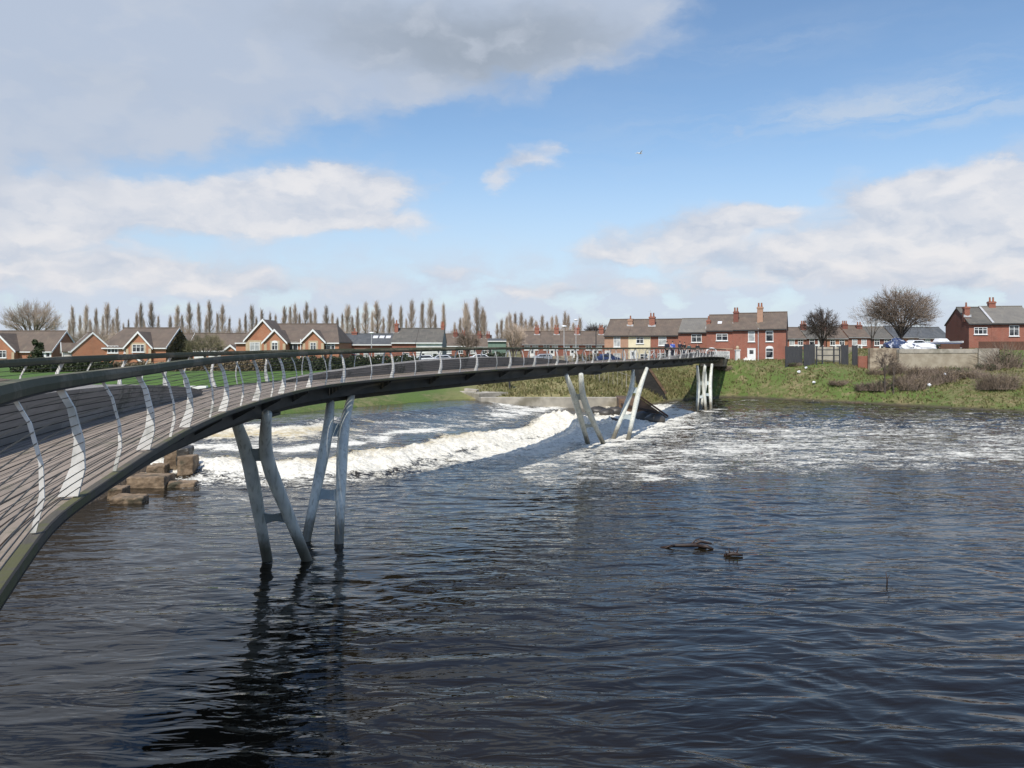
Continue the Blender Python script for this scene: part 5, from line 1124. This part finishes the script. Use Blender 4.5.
# cars and boat above the stone wall
car(899, 112, 6.75, 'car_blue', 'dark blue car half hidden by pale sheets left of the white car', -.2, 3.9)
car(917, 113, 6.75, 'car_white', 'white car parked between the sheeted heap and the boat', .15, 4.0)
d = 111; zb = 6.9; ro = thing('motor_boat', 'white motor boat with pointed bow facing right, parked above the stone wall', 'boat', (wx(944, d), d, zb))
L = 5.6; mb = MB(); secs = []
for k in range(9):
    t = k/8; x = -L/2+L*t; w = .95*(1-max(0, (t-.45)/.55)**1.8)+.02; zk = .35+.55*max(0, (t-.5)/.5)**2; zt = .95+.22*t; secs.append([(x, -w, zt), (x, -w*.8, (zk+zt)/2), (x, 0, zk), (x, w*.8, (zk+zt)/2), (x, w, zt)])
vs = [p for s_ in secs for p in s_]; fs = []
for k in range(8):
    for j in range(4): fs.append((k*5+j, k*5+5+j, k*5+6+j, k*5+1+j))
    fs.append((k*5+4, k*5+9, k*5+5, k*5))
fs.append((0, 1, 2, 3, 4)); mb.add(vs, fs); mb.build('hull', M['plastic'], ro, True)
mb = MB(); mb.prism([(-1.3, -.7, 1.05), (.5, -.6, 1.1), (.1, -.55, 1.5), (-.9, -.6, 1.52)], (0, 1.3, 0)); mb.build('cabin', M['plastic'], ro, True)
mb = MB(); mb.prism([(.52, -.55, 1.12), (.52, .65, 1.12), (.14, .6, 1.5), (.14, -.5, 1.5)], (.03, 0, .02)); mb.build('windscreen', M['glass'], ro, True)
mb = MB(); mb.box(-L*.5, L*.35, -.97, -.94, .78, .86); mb.build('stripe', M['blue_paint'], ro, True)
for s in (-1, 1):
    w = MB(); w.tube([(-.5, s*.9, .1), (-.5, s*1.08, .1)], .3, 12); w.build('trailer_wheel', M['rubber'], ro, True)
mb = MB(); mb.box(-L*.4, L*.45, -.06, .06, .12, .22); mb.box(-.6, -.4, -.9, .9, .08, .2); mb.build('trailer_frame', M['lead'], ro, True)
rs = random.Random(9)
def heap(name, x, d, w, h, m, lab, cat):
    X = wx(x, d); mb = MB(); mb.blob((0, 0, h*.35), (w, w*.6, h*.65), .14, 14, 9, rs); o = mb.build(name, M[m], smooth=False); o.location = (X, d, 6.75); tag(o, lab, cat)
heap('tarpaulin_heap', 897, 110, 1.15, 1.7, 'tarp_blue', 'blue and white sheeted heap under the big bare tree', 'tarpaulin')
heap('tarpaulin_heap', 907, 109.6, 1.0, 1.0, 'plastic', 'white sheet covered heap right of the blue one', 'tarpaulin')
heap('tarpaulin_heap', 926, 109.8, 1.5, 1.0, 'plastic', 'low white sheeted heap beside the stern of the boat', 'tarpaulin')
# litter on the bank
for x, y, d, lab in ((929, 378, 96, 'white plastic bag caught in the bramble heap in the middle of the bank'), (945, 371, 99, 'white scrap of plastic on top of the dense bramble heap'), (884, 385, 94, 'white plastic bag at the foot of the twin saplings'),
                     (799, 372, 110, 'white scrap of paper on the grass below the dark board fence, left one'), (806, 370, 111, 'white scrap of litter on the grass below the board gate, right one'), (814, 381, 106, 'pale scrap lying lower on the green bank below the gate'),
                     (1000, 380, 93, 'white scrap among the rust brown shrubs at the right edge'), (894, 393, 90, 'small white scrap near the water line below the saplings'), (865, 381, 98, 'white scrap in the dead brown plants below the gate')):
    X = wx(x, d); mb = MB(); mb.blob((0, 0, .12), (.24, .18, .16), .35, 7, 5, rs); o = mb.build('plastic_bag', M['plastic']); o.location = (X, d, gh(X, d)+(.9 if 'bramble' in lab else .18)); tag(o, lab, 'litter', 'litter on the bank')
# white kerb bars at the edge of the lawn
for k, (x, y) in enumerate(((100, 385), (131, 383), (165, 386), (195, 388.5))):
    d = 66+k*1.0; X = wx(x, d); z = gh(X, d); solid('kerb_bar', [(X-.95, d, z-.15), (X+.95, d+.1, z-.15), (X+.95, d+.6, z-.15), (X-.95, d+.5, z-.15)], (0, 0, .48), M['white_render'], '%s of the four low white kerb bars at the edge of the lawn' % ['leftmost', 'second from left', 'third from left', 'rightmost'][k], 'kerb', 'white kerb bars', .03)

# ------------------------------------------------------------------ driftwood and bird
def drift(x, y, pts, rads, lab, name='driftwood', m='driftwood', wood=True):
    d = wd(y, 0); mb = MB()
    for p, r in zip(pts, rads): mb.tube(p, r, 7)
    o = mb.build(name, M[m], smooth=True); o.location = (wx(x, d), d, 0.03); return tag(o, lab, 'driftwood', 'driftwood in the river')
drift(684, 548, [[(-.85, .1, -.05), (-.3, 0, .06), (.3, -.06, .09), (.8, .05, .02)], [(.2, -.05, .08), (.45, .1, .24), (.8, .2, .3)], [(.5, -.05, .06), (.75, -.25, .08), (.98, -.28, 0)], [(-.3, 0, .05), (-.5, -.2, .12), (-.75, -.3, .04)], [(.3, 0, .08), (.6, .05, .2), (1.0, .0, .12)]], [[.03, .06, .07, .04], [.035, .025, .015], [.06, .07, .04], [.03, .025, .015], [.045, .05, .03]], 'dark gnarled branch floating in the middle of the river, larger of the two')
drift(733, 556.5, [[(-.3, .05, 0), (0, 0, .07), (.32, -.05, .02)], [(-.1, 0, .06), (-.14, .05, .25)], [(.12, 0, .06), (.2, .04, .27)], [(-.22, 0, .03), (-.26, 0, .17)], [(0, 0, .06), (.04, 0, .2)]], [[.05, .07, .03], [.03, .012], [.03, .012], [.025, .01], [.02, .01]], 'small snag of driftwood with upright twigs right of the larger branch')
drift(886.5, 585, [[(.0, 0, -.3), (.02, 0, .1), (-.02, 0, .36)], [(.01, 0, .15), (.10, 0, .28)]], [[.025, .02, .01], [.012, .008]], 'thin dark stick poking straight up out of the river on the right')
d = 90; ro = thing('gull', 'white gull flying high in the blue sky', 'bird', (wx(640, d), d, wz(153.5, d)), R(25))
mb = MB(); mb.tube([(-.3, 0, 0), (-.18, 0, .0), (0, 0, .02), (.18, 0, .03), (.27, 0, .05), (.34, 0, .03)], [.01, .05, .085, .06, .045, .008], 10)
for s in (-1, 1):
    mb.prism([(.1, s*.05, .04), (-.08, s*.05, .04), (-.06, s*.4, .22), (-.16, s*.75, .16), (.02, s*.42, .23)], (0, 0, .015))
mb.prism([(-.26, -.03, 0), (-.45, -.08, 0), (-.45, .08, 0), (-.26, .03, 0)], (0, 0, .012)); mb.build('body', M['white'], ro, True)

# ------------------------------------------------------------------ people on the bridge
def skin_obj(name, joints, edges, m, parent, sub=2):
    me = bpy.data.meshes.new(name); me.from_pydata([j[0] for j in joints], edges, []); me.update(); o = bpy.data.objects.new(name, me); COL.objects.link(o); o.parent = parent
    o.modifiers.new('skin', 'SKIN'); sv = me.skin_vertices[0].data
    for i, j in enumerate(joints): r = j[1]; sv[i].radius = r if hasattr(r, '__len__') else (r, r)
    sv[0].use_root = True; s = o.modifiers.new('sub', 'SUBSURF'); s.levels = sub; s.render_levels = sub
    me.materials.append(m); return o
def person(loc, rz, lab, top, legs_m, H=1.75, arm='down', lean=0.0, step=.12):
    ro = thing('person', lab, 'person', loc, rz, 'people at the far end of the bridge'); k = H/1.75
    def v(x, y, z): return (x*k, (y+lean*max(0, z-.9))*k, z*k)
    J = [(v(0, 0, .95), (.13, .1)), (v(0, 0, 1.15), (.125, .09)), (v(0, .0, 1.36), (.15, .10)), (v(0, 0, 1.47), (.06, .06)), (v(0, 0, 1.54), (.05, .055)), (v(0, .015, 1.62), (.075, .09)), (v(0, .01, 1.70), (.072, .088)), (v(0, .0, 1.76), (.04, .05)), (v(0, .12, 1.62), (.014, .014))]
    E_ = [(0, 1), (1, 2), (2, 3), (3, 4), (4, 5), (5, 6), (6, 7), (5, 8)]
    arms = []; legs_ = []
    for s in (-1, 1):
        n = len(J); fwd = {'down': (.02, .06), 'rail': (.2, .42), 'pocket': (-.02, .10)}[arm]
        el = v(s*.25, fwd[0]-.02, 1.12 if arm != 'rail' else 1.16); wr = v(s*.24 if arm != 'pocket' else s*.16, fwd[1]+.02, .88 if arm != 'rail' else 1.12); hd = v(s*.235 if arm != 'pocket' else s*.13, fwd[1]+.06, .80 if arm != 'rail' else 1.13)
        A = [(v(s*.18, 0, 1.40), .062), (el, .043), (wr, .03), (hd, (.04, .02))]
        J += A; E_ += [(2, n), (n, n+1), (n+1, n+2), (n+2, n+3)]; arms.append(A)
        h = n+3; dv = (Vector(hd)-Vector(wr)).normalized()
        for f in range(4):
            b = Vector(hd)+Vector((0, (f-1.5)*.02, (f-1.5)*.004)); tp = b+dv*(.075, .09, .085, .065)[f]*k+Vector((-s*.012, .0, 0)); m_ = len(J); J += [(tuple(b.lerp(tp, .5)), .0095), (tuple(tp+Vector((-s*.012, 0, 0))), .008)]; E_ += [(h, m_), (m_, m_+1)]
        tb = Vector(wr).lerp(Vector(hd), .5)+Vector((-s*.01, .035, 0)); m_ = len(J); J += [(tuple(tb), .011), (tuple(tb+dv*.05*k+Vector((0, .02, 0))), .009)]; E_ += [(n+2, m_), (m_, m_+1)]
        n = len(J); fy = step*s
        Lg = [(v(s*.09, 0, .88), .095), (v(s*.10, fy*.6+.02, .50), .065), (v(s*.10, fy, .12), .042), (v(s*.10, fy+.02, .05), .04), (v(s*.105, fy+.16, .035), (.04, .03))]
        J += Lg; E_ += [(0, n), (n, n+1), (n+1, n+2), (n+2, n+3), (n+3, n+4)]; legs_.append(Lg)
    skin_obj('body', J, E_, M['skin'], ro)
    g = 1.22; T_ = [(J[0][0], (.16, .125)), (J[1][0], (.155, .12)), (J[2][0], (.175, .125)), (v(0, 0, 1.45), (.09, .08))]; e = [(0, 1), (1, 2), (2, 3)]
    for A in arms:
        n = len(T_); T_ += [(A[0][0], .085), (A[1][0], .062), (tuple(Vector(A[1][0]).lerp(Vector(A[2][0]), .93)), .048)]; e += [(2, n), (n, n+1), (n+1, n+2)]
    skin_obj('jacket', T_, e, M[top], ro)
    T_ = [(v(0, 0, .97), (.15, .12))]; e = []
    for Lg in legs_:
        n = len(T_); T_ += [(Lg[0][0], .115), (Lg[1][0], .085), (tuple(Vector(Lg[2][0])-Vector((0, 0, .03))), .068)]; e += [(0, n), (n, n+1), (n+1, n+2)]
    skin_obj('trousers', T_, e, M[legs_m], ro)
    T_ = [(v(0, -.035, 1.63), (.075, .075)), (v(0, -.02, 1.71), (.085, .095)), (v(0, -.01, 1.775), (.05, .06))]; skin_obj('hair', T_, [(0, 1), (1, 2)], M['hair'], ro)
    for s in (-1, 1):
        mb = MB(); mb.blob(v(s*.10, step*s+.06, .035), (.055, .15, .05), 0, 8, 6); mb.build('shoe', M['black_cloth'], ro, True, smooth=True)
def on_deck(x, off):
    # point of the deck on the sight line column x, at a given distance across the deck
    best = min(range(NP), key=lambda i: abs(512+F*at(i, off, 0)[0]/max(at(i, off, 0)[1], 1)-x) if at(i, off, 0)[1] > 60 else 1e9)
    return at(best, off, .012)
person(on_deck(667, 1.9), R(25), 'person in dark jacket, leftmost of the group at the far end of the bridge', 'navy_cloth', 'black_cloth', 1.78, 'pocket')
person(on_deck(672.5, 1.5), R(10), 'person in bright blue and white top standing on the far end of the bridge', 'blue_cloth', 'navy_cloth', 1.76, 'down')
person(on_deck(680, 2.0), R(-40), 'person in dark navy coat right of the blue and white top', 'navy_cloth', 'black_cloth', 1.82, 'rail')
person(on_deck(684.5, 1.5), R(30), 'person in black coat with arms on the rail, third from the blue top', 'black_cloth', 'navy_cloth', 1.70, 'rail')
person(on_deck(689, 2.1), R(-15), 'person in dark teal jacket at the right of the close group', 'teal_cloth', 'black_cloth', 1.62, 'pocket')
person(on_deck(697.5, 1.3), R(-25), 'person in black standing alone right of the group', 'black_cloth', 'black_cloth', 1.68, 'rail', .12)
# bicycle leaning inside the railing
def bicycle(x, off, lab):
    p = on_deck(x, off); ro = thing('bicycle', lab, 'bicycle', p, R(40)); r = .33
    for xx in (-.52, .52):
        mb = MB(); mb.tube([(xx+r*math.cos(a), 0, .35+r*math.sin(a)) for a in np.linspace(0, 2*math.pi, 25)], .02, 5, cap=False); w = mb.build('wheel', M['rubber'], ro, True)
        sp_ = MB()
        for k in range(10): a = k*math.pi/5; sp_.tube([(xx, 0, .35), (xx+r*math.cos(a), 0, .35+r*math.sin(a))], .003, 3)
        sp_.build('spokes', M['lead'], w, True)
    mb = MB()
    for a, b in (((-.52, 0, .35), (-.1, 0, .32)), ((-.1, 0, .32), (-.25, 0, .85)), ((-.25, 0, .8), (.36, 0, .8)), ((-.1, 0, .32), (.38, 0, .72)), ((-.52, 0, .35), (-.23, 0, .75)), ((.52, 0, .35), (.35, 0, .92))): mb.tube([a, b], .02, 6)
    mb.build('frame', M['white'], ro, True); mb = MB(); mb.blob((-.27, 0, .9), (.13, .07, .04), 0, 8, 5); mb.build('saddle', M['black'], ro, True)
    mb = MB(); mb.tube([(.3, -.26, 1.0), (.36, 0, .96), (.3, .26, 1.0)], .015, 6); mb.build('handlebar', M['black'], ro, True)
bicycle(652, 1.6, 'white framed bicycle standing on the bridge left of the group of people')

# ------------------------------------------------------------------ far woodland belt
mb = MB(); rs = random.Random(77)
for k in range(240):
    x = rs.uniform(-420, 420); y = rs.uniform(360, 480); h = rs.uniform(4, 8); mb.blob((x, y, 5+h*.4), (rs.uniform(5, 10), 5, h*.6), .22, 9, 6, rs)
tag(mb.build('distant_wood', M['twig_dark']), 'low dark belt of distant woodland behind the houses', 'woodland', kind='stuff')

# ------------------------------------------------------------------ sky, sun, camera
SUN_EL, SUN_AZ = 51.0, -18.0          # sun high behind the camera, a little to the left
W = bpy.data.worlds.new('World'); SC.world = W; W.use_nodes = True; nt = W.node_tree; nt.nodes.clear(); g = G(nt)
out = g.node('ShaderNodeOutputWorld'); bg = g.node('ShaderNodeBackground'); g.l.new(bg.outputs[0], out.inputs[0])
sky = g.node('ShaderNodeTexSky', sky_type='NISHITA'); sky.sun_disc = False; sky.sun_elevation = R(SUN_EL); sky.sun_rotation = R(180-SUN_AZ)
sky.air_density = 1.0; sky.dust_density = .6; sky.ozone_density = 1.6; sky.altitude = 20
SKY = .10; bg.inputs['Strength'].default_value = SKY
tc = g.node('ShaderNodeTexCoord'); D = tc.outputs['Generated']; sx = g.node('ShaderNodeSeparateXYZ'); g.put(sx.inputs[0], D)
az = g.m('MULTIPLY', g.m('ARCTAN2', sx.outputs[0], sx.outputs[1]), 57.29578); el = g.m('MULTIPLY', g.m('ARCSINE', sx.outputs[2]), 57.29578)
cv = g.node('ShaderNodeCombineXYZ'); g.put(cv.inputs[0], az); g.put(cv.inputs[1], el); P = cv.outputs[0]
def ae(x, y):
    v = Vector(((x-512)/F, 1, -(y-HY)/F)).normalized(); return math.degrees(math.atan2(v.x, v.y)), math.degrees(math.asin(v.z))
WARP = g.vm('SCALE', g.vm('SUBTRACT', g.noise(g.vm('MULTIPLY', P, (.16, .30, 1)), 1.0, 7, .62, True), (.5, .5, .5)), 6.0)
WARP = g.vm('MULTIPLY', WARP, (1.0, .62, 0)); PW = g.vm('ADD', P, WARP)
def field(blobs, v=PW):
    acc = None
    for (x, y, rx, ry, wgt) in blobs:
        a, e = ae(x, y); q = g.vm('MULTIPLY', g.vm('SUBTRACT', v, (a, e, 0)), (1/(rx/13.0), 1/(ry/13.0), 0)); d2 = g.vm('DOT_PRODUCT', q, q)
        e_ = g.m('MULTIPLY', g.m('POWER', .36788, d2), wgt); acc = e_ if acc is None else g.m('ADD', acc, e_)
    return acc
fine = g.noise(g.vm('MULTIPLY', PW, (.24, .44, 1)), 1.0, 6, .48); fine2 = g.noise(g.vm('MULTIPLY', P, (.09, .16, 1)), 1.0, 5, .55)
det = g.m('MULTIPLY', g.m('SUBTRACT', fine, .5), 1.25)
# high grey sheet, top left
grey = field([(110, 25, 200, 70, 1.0), (330, 30, 180, 50, .95), (520, 26, 130, 42, .95), (610, 4, 90, 34, .6), (55, 105, 120, 36, .55), (210, 92, 110, 22, .34), (-150, 60, 220, 120, 1), (430, 92, 70, 14, .4), (560, 70, 50, 14, .3)])
grey = g.m('MAXIMUM', grey, g.m('MULTIPLY', g.ss(el, 27, 34), g.m('MULTIPLY', g.ss(fine2, .42, .56), g.ss(g.m('ADD', g.m('MULTIPLY', fine2, 30), az), 16, -6))))
gm = g.ss(g.m('ADD', grey, g.m('MULTIPLY', det, .75)), .22, 1.0)
gdark = field([(480, 52, 130, 34, .8), (330, 20, 160, 34, .35), (570, 30, 80, 28, .3), (110, 85, 120, 26, .25)])
# cumulus
cum = field([(80, 200, 88, 24, 1.2), (30, 216, 50, 22, .8), (225, 206, 84, 22, .95), (320, 182, 72, 22, 1.0), (375, 188, 54, 20, .9), (385, 220, 66, 10, .7), (290, 220, 80, 12, .6),
             (200, 274, 70, 15, 1.0), (75, 272, 90, 15, .75), (520, 166, 26, 13, .95), (498, 182, 15, 10, .75), (553, 147, 22, 10, .7),
             (675, 232, 70, 17, 1.05), (757, 216, 40, 16, 1.05), (630, 254, 80, 14, .75), (885, 214, 56, 24, .95), (985, 220, 54, 34, 1.0), (928, 196, 44, 18, 1.1), (850, 242, 54, 14, .9), (1000, 196, 34, 18, .7),
             (765, 262, 60, 14, 1.05), (540, 294, 44, 11, 1.0), (650, 288, 80, 12, .75), (860, 278, 100, 13, .8), (975, 270, 80, 20, .85), (440, 274, 80, 11, .6), (300, 290, 90, 11, .65), (1120, 200, 110, 55, 1), (-120, 220, 140, 50, 1), (745, 128, 11, 8, .6)])
cm = g.ss(g.m('ADD', cum, g.m('MULTIPLY', det, 1.05)), .22, 1.0)
shade = g.noise(g.vm('ADD', g.vm('MULTIPLY', PW, (.24, .44, 1)), (0, .45, 0)), 1.0, 6, .48)      # same noise sampled a little higher: lit tops, grey undersides
lit = g.ss(g.m('ADD', g.m('SUBTRACT', fine, shade), g.m('MULTIPLY', g.m('SUBTRACT', g.m('MINIMUM', cum, 1.3), .85), .16)), -.34, .32)
veil = g.m('MULTIPLY', g.ss(el, 16, 1.5), .66)
veil = g.m('ADD', veil, g.m('MULTIPLY', g.ss(g.m('ADD', el, g.m('MULTIPLY', fine2, 8)), 13.2, 6.5), g.m('MULTIPLY', g.ss(fine, .34, .62), .50)))
cir = field([(870, 108, 120, 13, .8), (960, 118, 90, 8, .5), (980, 70, 80, 20, .25), (760, 45, 120, 14, .22), (680, 120, 70, 8, .12), (620, 140, 120, 40, .10)])
cirn = g.noise(g.vm('MULTIPLY', PW, (.10, .9, 1)), 1.0, 6, .6); cirm = g.m('MULTIPLY', g.m('MULTIPLY', cir, g.ss(cirn, .34, .68)), .75)
k = 1/SKY
def cc(r, gg, b): return (r*k, gg*k, b*k)
base = g.mix(1.0, sky.outputs[0], g.mix(g.ss(el, 22, 40), (1.36, 1.48, 1.54), (1.20, 1.55, 1.95)), 'MULTIPLY')
col = g.mix(g.m('MINIMUM', veil, .92), base, cc(.60, .665, .79))
col = g.mix(cirm, col, cc(.62, .68, .76))
ccol = g.mix(lit, cc(.50, .565, .685), cc(.85, .83, .835))
col = g.mix(g.m('MULTIPLY', cm, .90), col, ccol)
gcol = g.mix(g.ss(g.m('ADD', gdark, g.m('MULTIPLY', det, .35)), .1, 1.0), cc(.49, .565, .695), cc(.355, .41, .49))
gcol = g.mix(g.m('MULTIPLY', g.ss(g.m('ADD', fine, g.m('MULTIPLY', g.ss(el, 18, 12), .16)), .46, .72), .55), gcol, cc(.58, .63, .72))
col = g.mix(g.m('MULTIPLY', gm, .95), col, gcol)
# broken cloud over the rest of the dome
rest = g.m('MULTIPLY', g.ss(fine2, .50, .60), g.ss(g.m('ABSOLUTE', az), 55, 75))
col = g.mix(g.m('MULTIPLY', rest, .8), col, cc(.50, .55, .62))
g.put(bg.inputs['Color'], col)
L = bpy.data.lights.new('sun', 'SUN'); L.energy = 4.6; L.angle = R(.53); L.color = (1.0, .945, .86); so = bpy.data.objects.new('sun', L); COL.objects.link(so)
dv = Vector((-math.sin(R(SUN_AZ))*math.cos(R(SUN_EL)), math.cos(R(SUN_AZ))*math.cos(R(SUN_EL)), -math.sin(R(SUN_EL)))); so.rotation_euler = dv.to_track_quat('-Z', 'Y').to_euler(); so.location = (20, -30, 40)
C = bpy.data.cameras.new('camera'); co = bpy.data.objects.new('camera', C); COL.objects.link(co); SC.camera = co
co.location = (0, 0, EYE); co.rotation_euler = (R(90), 0, 0); C.sensor_width = 36; C.lens = F/1024*36; C.shift_y = -(384-HY)/1024; C.clip_start = .1; C.clip_end = 9000
SC.view_settings.view_transform = 'Standard'; SC.view_settings.look = 'None'; SC.view_settings.exposure = 0; SC.view_settings.gamma = 1; SC.view_settings.use_curve_mapping = False
SC.cycles.max_bounces = 6; SC.cycles.use_denoising = True
